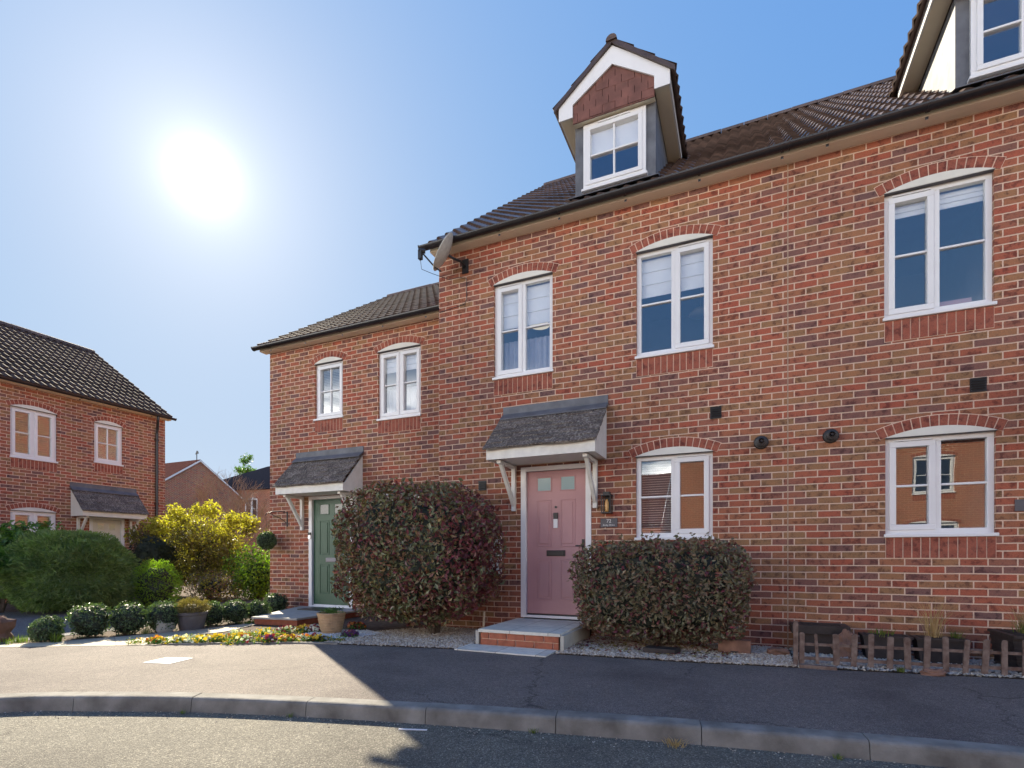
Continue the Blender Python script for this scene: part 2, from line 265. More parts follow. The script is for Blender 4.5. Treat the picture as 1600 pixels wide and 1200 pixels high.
# ------------------------------------------------------------- mesh helpers
class Frame:                                    # facade frame: u along the wall, d into the building, z up
    def __init__(s, o=(0, 0), ang=0): s.o = o; s.c = math.cos(ang); s.s = math.sin(ang)
    def __call__(s, p): return (s.o[0]+s.c*p[0]-s.s*p[1], s.o[1]+s.s*p[0]+s.c*p[1], p[2])
ID = Frame()
class MB:
    def __init__(s, F=ID): s.v = []; s.f = []; s.m = []; s.F = F
    def vert(s, p): s.v.append(s.F(p)); return len(s.v)-1
    def poly(s, pts, m=0): s.f.append([s.vert(p) for p in pts]); s.m.append(m)
    def box(s, x0, x1, y0, y1, z0, z1, m=0):
        i = [s.vert(p) for p in ((x0, y0, z0), (x1, y0, z0), (x1, y1, z0), (x0, y1, z0), (x0, y0, z1), (x1, y0, z1), (x1, y1, z1), (x0, y1, z1))]
        for q in ((3, 2, 1, 0), (4, 5, 6, 7), (0, 1, 5, 4), (1, 2, 6, 5), (2, 3, 7, 6), (3, 0, 4, 7)): s.f.append([i[k] for k in q]); s.m.append(m)
    def prism(s, pts, axis, a, b, m=0):           # polygon in the two other axes, extruded along axis a..b
        def P(q, t): return {'d': (q[0], t, q[1]), 'u': (t, q[0], q[1]), 'z': (q[0], q[1], t)}[axis]
        A = [s.vert(P(q, a)) for q in pts]; B = [s.vert(P(q, b)) for q in pts]; k = len(pts)
        s.f.append(A); s.f.append(B[::-1]); s.m += [m, m]
        for i in range(k): s.f.append([A[i], B[i], B[(i+1) % k], A[(i+1) % k]]); s.m.append(m)
    def tube(s, pts, r, seg=8, m=0, cap=True):
        rs = r if isinstance(r, (list, tuple)) else [r]*len(pts); rings = []
        P = [Vector(p) for p in pts]
        for i, p in enumerate(P):
            t = (P[min(i+1, len(P)-1)]-P[max(i-1, 0)]).normalized(); a = t.orthogonal().normalized() if i == 0 else (pa - t*pa.dot(t)).normalized()
            pa = a; b = t.cross(a); rings.append([s.vert(p+(a*math.cos(2*math.pi*k/seg)+b*math.sin(2*math.pi*k/seg))*rs[i]) for k in range(seg)])
        for A, B in zip(rings, rings[1:]):
            for k in range(seg): s.f.append([A[k], A[(k+1) % seg], B[(k+1) % seg], B[k]]); s.m.append(m)
        if cap: s.f.append(rings[0][::-1]); s.f.append(rings[-1]); s.m += [m, m]
    def lathe(s, c, prof, seg=24, m=0, axis='z'):
        rings = []
        for r, h in prof:
            ring = []
            for k in range(seg):
                a = 2*math.pi*k/seg; x, y = r*math.cos(a), r*math.sin(a)
                ring.append(s.vert((c[0]+x, c[1]+y, c[2]+h) if axis == 'z' else (c[0]+x, c[1]+h, c[2]+y)))
            rings.append(ring)
        for A, B in zip(rings, rings[1:]):
            for k in range(seg): s.f.append([A[k], A[(k+1) % seg], B[(k+1) % seg], B[k]]); s.m.append(m)
        s.f.append(rings[0][::-1]); s.f.append(rings[-1]); s.m += [m, m]
    def build(s, name, mats, parent=None, smooth=False, bevel=0):
        return link_mesh(name, s.v, s.f, s.m, mats, parent, smooth, bevel)
def link_mesh(name, v, f, mi, mats, parent=None, smooth=False, bevel=0, fix=True):
    mats = mats if isinstance(mats, (list, tuple)) else [mats]
    me = bpy.data.meshes.new(name); v = np.array(v, dtype=float).reshape(-1, 3); off = Vector((0, 0, 0))
    if parent is None:
        off = Vector(((v[:, 0].min()+v[:, 0].max())/2, (v[:, 1].min()+v[:, 1].max())/2, v[:, 2].min())); v = v-np.array(off)
    me.from_pydata([tuple(p) for p in v], [], f)
    for k in mats: me.materials.append(M[k] if isinstance(k, str) else k)
    if len(mats) > 1: me.polygons.foreach_set('material_index', np.array(mi, dtype=np.int32))
    if smooth: me.polygons.foreach_set('use_smooth', np.ones(len(me.polygons), dtype=bool))
    if fix:
        import bmesh
        bm = bmesh.new(); bm.from_mesh(me); bmesh.ops.recalc_face_normals(bm, faces=bm.faces); bm.to_mesh(me); bm.free()
    me.update(); o = bpy.data.objects.new(name, me); COL.objects.link(o)
    if parent is None: o.location = off
    else:
        o.parent = parent
        if parent.type == 'EMPTY': o.location = -parent.location
        elif parent.parent is None: o.location = -parent.location
    if bevel:
        b = o.modifiers.new('bevel', 'BEVEL'); b.width = bevel; b.segments = 2; b.limit_method = 'ANGLE'
    return o
def tag(o, label=None, cat=None, group=None, kind=None):
    for k, v in (('label', label), ('category', cat), ('group', group), ('kind', kind)):
        if v: o[k] = v
    return o
def thing(name, loc, label, cat, group=None):
    o = bpy.data.objects.new(name, None); o.empty_display_size = .2; o.location = loc; COL.objects.link(o); return tag(o, label, cat, group)

# leaves ------------------------------------------------------
rng = np.random.default_rng(5)
def leaves(name, P, Nn, size, mats, parent=None, aspect=.5, fold=.25, midx=None, core=None, jitter=.9, spiky=False):
    n_ = len(P); Nn = Nn + rng.normal(0, jitter, (n_, 3)); Nn /= np.linalg.norm(Nn, axis=1)[:, None]+1e-9
    t = rng.normal(0, 1, (n_, 3)); t -= (t*Nn).sum(1)[:, None]*Nn; t /= np.linalg.norm(t, axis=1)[:, None]+1e-9
    if spiky: t, Nn = Nn, t
    b = np.cross(Nn, t); s = (size*rng.uniform(.6, 1.3, n_))[:, None]
    A = P - t*s*.5; T = P + t*s*.5; Lf = P + b*s*aspect*.5 + Nn*s*fold*.5; Rt = P - b*s*aspect*.5 + Nn*s*fold*.5
    V = np.stack([A, Lf, T, Rt], 1).reshape(-1, 3)
    I = np.arange(n_)*4; F = np.concatenate([np.stack([I, I+1, I+2], 1), np.stack([I, I+2, I+3], 1)], 0).tolist()
    mi = np.zeros(n_*2, dtype=int) if midx is None else np.concatenate([midx, midx])
    v = V.tolist(); mi = mi.tolist()
    if core is not None:
        base = len(v); v += core[0]; F += [[base+k for k in q] for q in core[1]]; mi += [core[2]]*len(core[1])
    return link_mesh(name, v, F, mi, mats, parent, fix=False)
def bumpy(dirs, seed, amp):
    r = np.random.default_rng(seed); out = np.zeros(len(dirs))
    for k in range(10):
        w_ = r.normal(0, 1, 3)*(2+k*.9); out += np.sin(dirs@w_ + r.uniform(0, 6.28))*(1/(1+k*.35))
    fine = np.zeros(len(dirs))
    for k in range(6): fine += np.sin(dirs@(r.normal(0, 1, 3)*9)+r.uniform(0, 6.28))
    return 1+amp*out/3+amp*.16*fine
def blob_pts(c, rad, n_, e=2.0, seed=1, amp=.1, depth=.35, zcut=None):
    d = rng.normal(0, 1, (n_, 3)); d /= np.linalg.norm(d, axis=1)[:, None]
    k = (np.abs(d)**e).sum(1)**(-1/e)              # super-ellipsoid radius
    rr = bumpy(d, seed, amp)*(1-depth*rng.uniform(0, 1, n_)**1.6)
    P = d*k[:, None]*rr[:, None]*np.array(rad)+np.array(c); Nn = d/np.array(rad); Nn /= np.linalg.norm(Nn, axis=1)[:, None]
    if zcut is not None: q = P[:, 2] > zcut; P, Nn = P[q], Nn[q]
    return P, Nn
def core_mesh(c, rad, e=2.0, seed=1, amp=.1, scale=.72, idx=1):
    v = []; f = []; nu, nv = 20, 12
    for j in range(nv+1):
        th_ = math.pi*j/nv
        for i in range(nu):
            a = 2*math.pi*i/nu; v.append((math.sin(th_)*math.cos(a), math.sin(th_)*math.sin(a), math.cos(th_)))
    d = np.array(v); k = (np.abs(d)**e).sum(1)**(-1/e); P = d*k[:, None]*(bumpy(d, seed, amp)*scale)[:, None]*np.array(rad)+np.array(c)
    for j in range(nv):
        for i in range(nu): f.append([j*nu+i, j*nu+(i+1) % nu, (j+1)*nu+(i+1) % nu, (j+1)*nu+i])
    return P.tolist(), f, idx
def pebbles(name, pts, size, matk, squash=.6):
    base = np.array([(1, 0, 0), (-1, 0, 0), (0, 1, 0), (0, -1, 0), (0, 0, 1), (0, 0, -1)], float)
    fc = np.array([(0, 2, 4), (2, 1, 4), (1, 3, 4), (3, 0, 4), (2, 0, 5), (1, 2, 5), (3, 1, 5), (0, 3, 5)])
    n_ = len(pts); s = size*rng.uniform(.5, 1.25, (n_, 1, 1)); V = base[None]*s*rng.uniform(.6, 1.2, (n_, 6, 1)); V[:, :, 2] *= squash
    a = rng.uniform(0, 6.28, n_); tl = rng.normal(0, .3, n_)
    x = V[:, :, 0]*np.cos(a)[:, None]-V[:, :, 1]*np.sin(a)[:, None]; y = V[:, :, 0]*np.sin(a)[:, None]+V[:, :, 1]*np.cos(a)[:, None]; z = V[:, :, 2]+x*tl[:, None]
    V = np.stack([x, y, z], 2)+np.array(pts)[:, None, :]
    F = (fc[None]+np.arange(n_)[:, None, None]*6).reshape(-1, 3).tolist()
    return link_mesh(name, V.reshape(-1, 3).tolist(), F, None, [matk], fix=False)

# ------------------------------------------------------------- building helpers
def wall_front(mb, u0, u1, z0, z1, holes, d=0.0, rev=.12):
    us = sorted({u0, u1, *[h[0] for h in holes], *[h[1] for h in holes]}); zs = sorted({z0, z1, *[h[2] for h in holes], *[h[3] for h in holes]})
    for a, b in zip(us, us[1:]):
        for c, e in zip(zs, zs[1:]):
            mu, mz = (a+b)/2, (c+e)/2
            if any(h[0] < mu < h[1] and h[2] < mz < h[3] for h in holes): continue
            mb.poly([(a, d, c), (b, d, c), (b, d, e), (a, d, e)])
    for (a, b, c, e) in holes:
        mb.poly([(a, d, c), (a, d, e), (a, d+rev, e), (a, d+rev, c)]); mb.poly([(b, d, e), (b, d, c), (b, d+rev, c), (b, d+rev, e)])
        mb.poly([(a, d, e), (b, d, e), (b, d+rev, e), (a, d+rev, e)]); mb.poly([(a, d, c), (a, d+rev, c), (b, d+rev, c), (b, d, c)])
def window(house, F, u0, u1, z0, z1, style='2L', blind=None, slats=False, curtain=False, rise=.085, arch=True, room=True, soldiers=True, simplewin=False):
    fz0 = z0+.035; d0 = .04; d1 = .10; fw = .055
    mb = MB(F); mb.box(u0, u1, d0, d1, fz0, fz0+fw); mb.box(u0, u1, d0, d1, z1-fw, z1)
    mb.box(u0, u0+fw, d0, d1, fz0+fw, z1-fw); mb.box(u1-fw, u1, d0, d1, fz0+fw, z1-fw)
    lights = [(u0+fw, u1-fw)] if style == '4' else [(u0+fw, (u0+u1)/2-.03), ((u0+u1)/2+.03, u1-fw)]
    if style != '4': mb.box((u0+u1)/2-.03, (u0+u1)/2+.03, d0, d1, fz0+fw, z1-fw)
    gl = MB(F); zz0, zz1 = fz0+fw, z1-fw; mid = (zz0+zz1)/2
    for i, (a, b) in enumerate(lights):
        op = style in ('2B', '4') or (style == '2L' and i == 0) or (style == '2R' and i == 1)
        c, e, p, q = a, b, zz0, zz1
        if op:
            s_ = .045; y0 = d0-.014; mb.box(a-.012, b+.012, y0, d1-.002, zz0-.012, zz0+s_); mb.box(a-.012, b+.012, y0, d1-.002, zz1-s_, zz1+.012)
            mb.box(a-.012, a+s_, y0, d1-.002, zz0+s_, zz1-s_); mb.box(b-s_, b+.012, y0, d1-.002, zz0+s_, zz1-s_); c, e, p, q = a+s_, b-s_, zz0+s_, zz1-s_
            mb.box(a+.02, b-.02, y0-.008, y0+.01, zz1+.016, zz1+.032)
        mb.box(c, e, d0+.008, d1-.004, mid-.011, mid+.011)
        if style == '4': mb.box((c+e)/2-.011, (c+e)/2+.011, d0+.01, d1-.006, p, q)
        gl.box(c-.004, e+.004, d0+.03, d0+.036, p-.004, q+.004)
    wn = mb.build('window', 'upvc', house, bevel=0 if simplewin else .004)
    gl.build('pane', 'glass', wn)
    s = MB(F); s.box(u0-.015, u1+.015, -.03, .10, z0, z0+.035); s.build('sill', 'upvc', wn, bevel=0 if simplewin else .006)
    if arch:
        w_ = (u1-u0)/2+.005; uc = (u0+u1)/2; Rr = (w_*w_+rise*rise)/(2*rise); cz = z1+rise-Rr; a0 = math.asin(w_/Rr)
        pts = [(uc+Rr*math.sin(a0*t/10), cz+Rr*math.cos(a0*t/10)) for t in range(-10, 11)]
        h = MB(F); h.prism(pts, 'd', -.018, .035); h.build('window_head', 'upvc' if simplewin else 'cream', wn)
        if not simplewin: h2 = MB(F); h2.box(u0, u1, -.012, .036, z1-.006, z1-.001); h2.build('head_shade_line', 'greypot', wn)  # thin dark strip standing in for the shadow line under the head
        th_ = .112; a1 = a0+.045/Rr; nb = max(7, int(round(2*a1*(Rr+.05)/.075)))
        back = MB(F); ip = [(uc+(Rr+.001)*math.sin(a1*t/12), cz+(Rr+.001)*math.cos(a1*t/12)) for t in range(-12, 13)]; op_ = [(uc+(Rr+th_+.008)*math.sin(a1*t/12), cz+(Rr+th_+.008)*math.cos(a1*t/12)) for t in range(12, -13, -1)]
        for t in range(24): back.prism([ip[t], ip[t+1], op_[23-t], op_[24-t]], 'd', -.003, .02, 1)
        for k in range(nb):
            b0 = -a1+2*a1*(k+.07)/nb; b1 = -a1+2*a1*(k+.93)/nb; dd = random.uniform(-.001, .002)
            back.prism([(uc+r_*math.sin(b_), cz+r_*math.cos(b_)) for r_, b_ in ((Rr+.004, b0), (Rr+.004, b1), (Rr+th_, b1), (Rr+th_, b0))], 'd', -.007-dd, .01, 0)
        back.build('brick_arch', ['red', 'mortar'], wn)
    if soldiers:
        nb = int(round((u1-u0)/.075)); sb = MB(F); sb.box(u0, u1, -.002, .02, z0-.218, z0-.001, 1); st = (u1-u0)/nb
        for k in range(nb): dd = random.uniform(-.001, .002); sb.box(u0+st*k+.005, u0+st*(k+1)-.005, -.006-dd, .015, z0-.213, z0-.003, 0)
        sb.build('brick_sill_course', ['red', 'mortar'], wn)
    if blind:
        bb = MB(F)
        for (a, b) in lights:
            zt = z1-.06; k = 3; hh = (zt-blind)/k
            for i in range(k): za = zt-hh*i; zb = zt-hh*(i+1); bb.prism([(.125, za), (.112 if i < 2 else .12, zb), (.13, zb), (.14, za)], 'u', a-.02, b+.02)
        bb.build('blind', 'blind', wn)
    if slats:
        bb = MB(F); zt = z1-.07
        while zt > fz0+.06:
            bb.prism([(.14, zt), (.165, zt+.008), (.165, zt+.010), (.14, zt+.002)], 'u', lights[0][0], lights[0][1] if style != '4' else lights[-1][1]); zt -= .03
        bb.build('blind', 'blind', wn)
    if curtain:
        cc = MB(F); nn = 60; a, b = u0+.03, u1-.03
        for i in range(nn):
            x0 = a+(b-a)*i/nn; x1 = a+(b-a)*(i+1)/nn; y0_ = .2+.012*math.sin(i*1.1); y1_ = .2+.012*math.sin((i+1)*1.1)
            cc.poly([(x0, y0_, fz0), (x1, y1_, fz0), (x1, y1_, fz0+.55), (x0, y0_, fz0+.55)])
        cc.build('curtain', 'curtain', wn, smooth=True)
    if room:
        rm = MB(F); a, b, c, e = u0-.25, u1+.25, z0-.5, z1+.25; D0, D1 = .105, 2.6
        rm.poly([(a, D1, c), (b, D1, c), (b, D1, e), (a, D1, e)]); rm.poly([(a, D0, c), (a, D1, c), (a, D1, e), (a, D0, e)]); rm.poly([(b, D0, c), (b, D1, c), (b, D1, e), (b, D0, e)])
        rm.poly([(a, D0, c), (b, D0, c), (b, D1, c), (a, D1, c)]); rm.poly([(a, D0, e), (b, D0, e), (b, D1, e), (a, D1, e)])
        rm.build('interior_wall', 'room', wn)
    return wn
def door(house, F, u0, u1, z0, z1, matk, frosted='frost', plate='black', handle=True, bell=True):
    fr = MB(F); fw = .075; fr.box(u0, u0+fw, -.012, .10, z0, z1); fr.box(u1-fw, u1, -.012, .10, z0, z1); fr.box(u0+fw, u1-fw, -.012, .10, z1-.06, z1)
    fr.box(u0+fw, u1-fw, .0, .10, z0, z0+.035)
    a, b, c, e = u0+fw+.004, u1-fw-.004, z0+.055, z1-.064; W = b-a; H = e-c
    lf = MB(F); d0 = .035
    lf.box(a, b, d0, .085, c, e)
    def ring(p, q, r_, s_, t=.016, h=.007):
        lf.box(p, q, d0-h, d0+.002, r_, r_+t); lf.box(p, q, d0-h, d0+.002, s_-t, s_); lf.box(p, p+t, d0-h, d0+.002, r_+t, s_-t); lf.box(q-t, q, d0-h, d0+.002, r_+t, s_-t)
    cols = [(a+W*.17, a+W*.43), (a+W*.57, a+W*.83)]
    for p, q in cols:
        ring(p, q, c+H*.855, c+H*.96); ring(p, q, c+H*.47, c+H*.80); ring(p, q, c+H*.10, c+H*.385)
        lf.box(p+.04, q-.04, d0-.008, d0+.001, c+H*.47+.04, c+H*.80-.04); lf.box(p+.04, q-.04, d0-.008, d0+.001, c+H*.10+.04, c+H*.385-.04)
    lo = lf.build('door', matk, house, bevel=.003)
    fr.build('door_frame', 'upvc', lo, bevel=.004)
    for p, q in cols: g = MB(F); g.box(p+.016, q-.016, d0-.003, d0+.001, c+H*.855+.016, c+H*.96-.016); g.build('door_pane', frosted, lo)
    lp = MB(F); uc = (a+b)/2; lp.box(uc-.13, uc+.13, d0-.016, d0, c+H*.405, c+H*.445); lp.box(uc-.115, uc+.115, d0-.022, d0-.014, c+H*.41, c+H*.44); lp.build('letter_plate', plate, lo, bevel=.003)
    db = MB(F); db.box(a, b, d0-.012, d0+.03, z0+.034, c-.002); db.build('weather_bar', 'black' if matk == 'pink' else 'upvc', lo)
    if handle:
        hb = MB(F); hb.box(b-.055, b-.02, d0-.012, d0, c+H*.40, c+H*.52); hb.tube([(b-.037, d0-.01, c+H*.475), (b-.037, d0-.05, c+H*.475), (b-.13, d0-.05, c+H*.475)], .009, 8); hb.build('handle', plate, lo, smooth=False)
    if bell:
        k = MB(F); k.box(uc-.028, uc+.028, d0-.03, d0, c+H*.665, c+H*.705); k.box(uc-.028, uc+.028, d0-.028, d0, c+H*.60, c+H*.662, 1); k.build('door_bell', ['black', 'upvc'], lo); k = MB(F); k.lathe((uc, d0-.012, c+H*.745), [(.016, 0), (.016, .012)], 12, 0, 'd'); k.build('spy_hole', 'black', lo)
    return lo
def canopy(house, F, u0, u1, zt, zb, dep=.58, cream='white_timber', drop=.34):
    """tiled lean-to door canopy on two timber brackets"""
    run = MB(F); nrow = 8; top = (0, zt-.12); front = (-dep-.05, zb+.12)
    for r_ in range(nrow):
        y0 = front[0]+(top[0]-front[0])*r_/nrow; z0_ = front[1]+(top[1]-front[1])*r_/nrow; y1 = front[0]+(top[0]-front[0])*min(1, (r_+1.25)/nrow); z1_ = front[1]+(top[1]-front[1])*min(1, (r_+1.25)/nrow)
        u = u0-.03-(.08 if r_ % 2 else 0)
        while u < u1+.03:
            a = max(u0-.03, u)+.002; b = min(u1+.03, u+.165)-.002
            if b-a > .02:
                j = random.uniform(-.006, .009); k = random.uniform(-.009, .009)
                v = [(a, y0+k, z0_+.004+j), (b, y0+k, z0_+.004+j), (b, y1, z1_-.004), (a, y1, z1_-.004)]; t = [(p[0], p[1]-.004, p[2]+.02) for p in v]
                run.poly(v[::-1]); run.poly(t); run.poly([v[0], v[1], t[1], t[0]]); run.poly([v[1], v[2], t[2], t[1]]); run.poly([v[3], v[0], t[0], t[3]]); run.poly([v[2], v[3], t[3], t[2]])
            u += .165
    cn = run.build('door_canopy', 'slate', house)
    fb = MB(F); fb.box(u0, u1, -dep, -dep+.02, zb, zb+.135); fb.box(u0+.02, u1-.02, -dep+.02, 0, zb+.01, zb+.03)
    for x in (u0, u1-.02): fb.prism([(-dep+.02, zb), (-.001, zb), (-.001, zt-.17), (-dep+.02, zb+.11)], 'u', x, x+.02)
    fb.build('fascia', cream, cn)
    fl = MB(F); fl.prism([(-.002, zt), (-.012, zt), (-.016, zt-.10), (-.13, zt-.19), (-.13, zt-.20), (-.002, zt-.12)], 'u', u0-.02, u1+.02); fl.build('lead_flashing', 'lead', cn)
    for x in (u0+.12, u1-.17):
        b = MB(F); b.box(x, x+.055, -.055, -.001, zb-.62, zb-.002); b.box(x, x+.055, -dep+.06, -.056, zb-.045, zb-.002)
        b.prism([(-.056, zb-.56), (-.056, zb-.46), (-dep+.17, zb-.046), (-dep+.10, zb-.046)], 'u', x+.006, x+.049); b.build('bracket', cream, cn, bevel=.003)
    return cn
def pantiles(F, u0, u1, d0, z0, d1, z1, roll=.165, course=.30, amp=.027, lip=.028, clip=None, seg=6):
    mb = MB(F); Ls = math.hypot(d1-d0, z1-z0); nc = max(1, int(round(Ls/course))); nu = int(round((u1-u0)/roll*seg))
    nd, nz = -(z1-z0)/Ls, (d1-d0)/Ls
    def pr(i): ph = ((u0+(u1-u0)*i/nu)/roll) % 1.0; return amp*(math.sin(2*math.pi*ph)*.75+.25*math.sin(4*math.pi*ph+.6))
    for c in range(nc):
        rows = []
        for t, h in ((c/nc, 0.0), (c/nc, lip), ((c+1)/nc, 0)):
            row = []
            jt = random.uniform(-.0015, .0015)
            for i in range(nu+1):
                u = u0+(u1-u0)*i/nu; hh = h+pr(i)+jt-(.03 if (h == 0 and t == c/nc) else 0); dd = d0+(d1-d0)*t+nd*hh; zz = z0+(z1-z0)*t+nz*hh
                row.append(mb.vert((u, dd, zz)))
            rows.append(row)
        for A, B in zip(rows, rows[1:]):
            for i in range(nu):
                if clip and clip(u0+(u1-u0)*(i+.5)/nu, d0+(d1-d0)*(c+.5)/nc): continue
                mb.f.append([A[i], A[i+1], B[i+1], B[i]]); mb.m.append(0)
    return mb
def gutter(F, parent, u0, u1, d, z, r_=.055):
    mb = MB(F); n_ = 10; pr = [(d+r_*math.cos(math.pi+math.pi*k/n_), z+r_*1.0*math.sin(math.pi+math.pi*k/n_)) for k in range(n_+1)]
    pi = [(d+(r_-.006)*math.cos(2*math.pi-math.pi*k/n_), z+(r_-.006)*math.sin(2*math.pi-math.pi*k/n_)) for k in range(n_+1)]
    mb.prism(pr+pi, 'u', u0, u1)
    for e in (u0-.008, u1): mb.prism([(d+(r_+.006)*math.cos(math.pi+math.pi*k/n_), z+.006+(r_+.012)*math.sin(math.pi+math.pi*k/n_)) for k in range(n_+1)], 'u', e, e+.008)
    g = mb.build('gutter', 'gutter', parent)
    u = u0+.35
    while u < u1:
        b = MB(F); b.prism([(d+(r_+.005)*math.cos(math.pi+math.pi*k/n_), z+(r_+.005)*math.sin(math.pi+math.pi*k/n_)) for k in range(n_+1)]+[(d+(r_+.02), z-.09), (d+(r_+.02), z+.01)], 'u', u, u+.028); u += .86; b.build('gutter_bracket', 'gutter', g)
    return g
def ridge_tiles(F, parent, u0, u1, d, z, r_=.11, along='u', name='ridge_tile', matk='ridge'):
    mb = MB(F); n_ = max(1, int(round((u1-u0)/.42)))
    for k in range(n_):
        a = u0+(u1-u0)*k/n_; b = u0+(u1-u0)*(k+1)/n_-.008; j = random.uniform(-.003, .005)
        pts = [(d+r_*math.cos(t*math.pi/8), z-.05+j+r_*math.sin(t*math.pi/8)) for t in range(9)]
        if along == 'u': mb.prism(pts, 'u', a, b)
        else: mb.prism(pts, 'd', a, b)
    return mb.build(name, matk, parent)
def house(name, label, F, u0, u1, gz, soffit, d_r, z_r, holes, group=None, over=(0, 0), tile=True, brick='brick', rmat='pantile', back=None, gut=(0, 0), cat='house'):
    """front wall d=0 u0..u1; ridge at depth d_r; soffit height; returns the thing"""
    cx = F(((u0+u1)/2, d_r, 0)); t = thing(name, (cx[0], cx[1], 0), label, cat, group)
    db = back or 2*d_r; mb = MB(F); wall_front(mb, u0, u1, gz, soffit+.01, holes)
    zs = soffit+.02
    for u in (u0, u1):
        mb.poly([(u, 0, gz), (u, db, gz), (u, db, soffit+.02), (u, d_r, z_r-.1), (u, 0, soffit+.02)])
    mb.poly([(u0, db, gz), (u1, db, gz), (u1, db, zs), (u0, db, zs)])
    wo = mb.build('wall', brick, t)
    e0 = (-.19, soffit+.09)
    if tile is True: rf = pantiles(F, u0-over[0], u1+over[1], e0[0], e0[1], d_r, z_r)
    else:
        rf = MB(F); rf.poly([(u0-over[0], e0[0], e0[1]), (u1+over[1], e0[0], e0[1]), (u1+over[1], d_r, z_r), (u0-over[0], d_r, z_r)])
    rf.poly([(u0-over[0], 2*d_r+.19, e0[1]), (u1+over[1], 2*d_r+.19, e0[1]), (u1+over[1], d_r, z_r-.01), (u0-over[0], d_r, z_r-.01)])
    # under-board so the tiles are not see-through from below
    sl = (z_r-e0[1])/(d_r-e0[0]); k = .045
    rf.poly([(u0-over[0]+.002, e0[0]+.03, e0[1]-k), (u1+over[1]-.002, e0[0]+.03, e0[1]-k), (u1+over[1]-.002, d_r, z_r-k-.02), (u0-over[0]+.002, d_r, z_r-k-.02)])
    if over[0] > .02:
        rf.prism([(e0[0], e0[1]-.05), (d_r, z_r-.07), (2*d_r+.19, e0[1]-.05), (2*d_r+.19, e0[1]-.0), (d_r, z_r-.01), (e0[0], e0[1]+.0)], 'u', u0-over[0], u0-over[0]+.03)
    if over[1] > .02:
        rf.prism([(e0[0], e0[1]-.05), (d_r, z_r-.07), (2*d_r+.19, e0[1]-.05), (2*d_r+.19, e0[1]-.0), (d_r, z_r-.01), (e0[0], e0[1]+.0)], 'u', u1+over[1]-.03, u1+over[1])
    ro = rf.build('roof', rmat if tile is True else tile, t)
    ridge_tiles(F, ro, u0-over[0], u1+over[1], d_r, z_r)
    fa = MB(F); fa.box(u0-over[0], u1+over[1], -.15, -.13, soffit, soffit+.115); fa.box(u0-over[0], u1+over[1], -.13, -.001, soffit, soffit+.014); fa.build('eaves_board', 'soffit', t)
    gutter(F, t, u0-over[0]-gut[0], u1+over[1]+gut[1], -.215, soffit+.065)
    return t
def clip_poly(poly, inside_a, inside_b):          # keep points p with (p-a) x dir >= 0
    out = []
    (ax, ay), (bx, by) = inside_a, inside_b
    def s(p): return (bx-ax)*(p[1]-ay)-(by-ay)*(p[0]-ax)
    for i in range(len(poly)):
        p, q = poly[i], poly[(i+1) % len(poly)]; sp_, sq = s(p), s(q)
        if sp_ >= 0: out.append(p)
        if sp_*sq < 0: t_ = sp_/(sp_-sq); out.append((p[0]+t_*(q[0]-p[0]), p[1]+t_*(q[1]-p[1])))
    return out
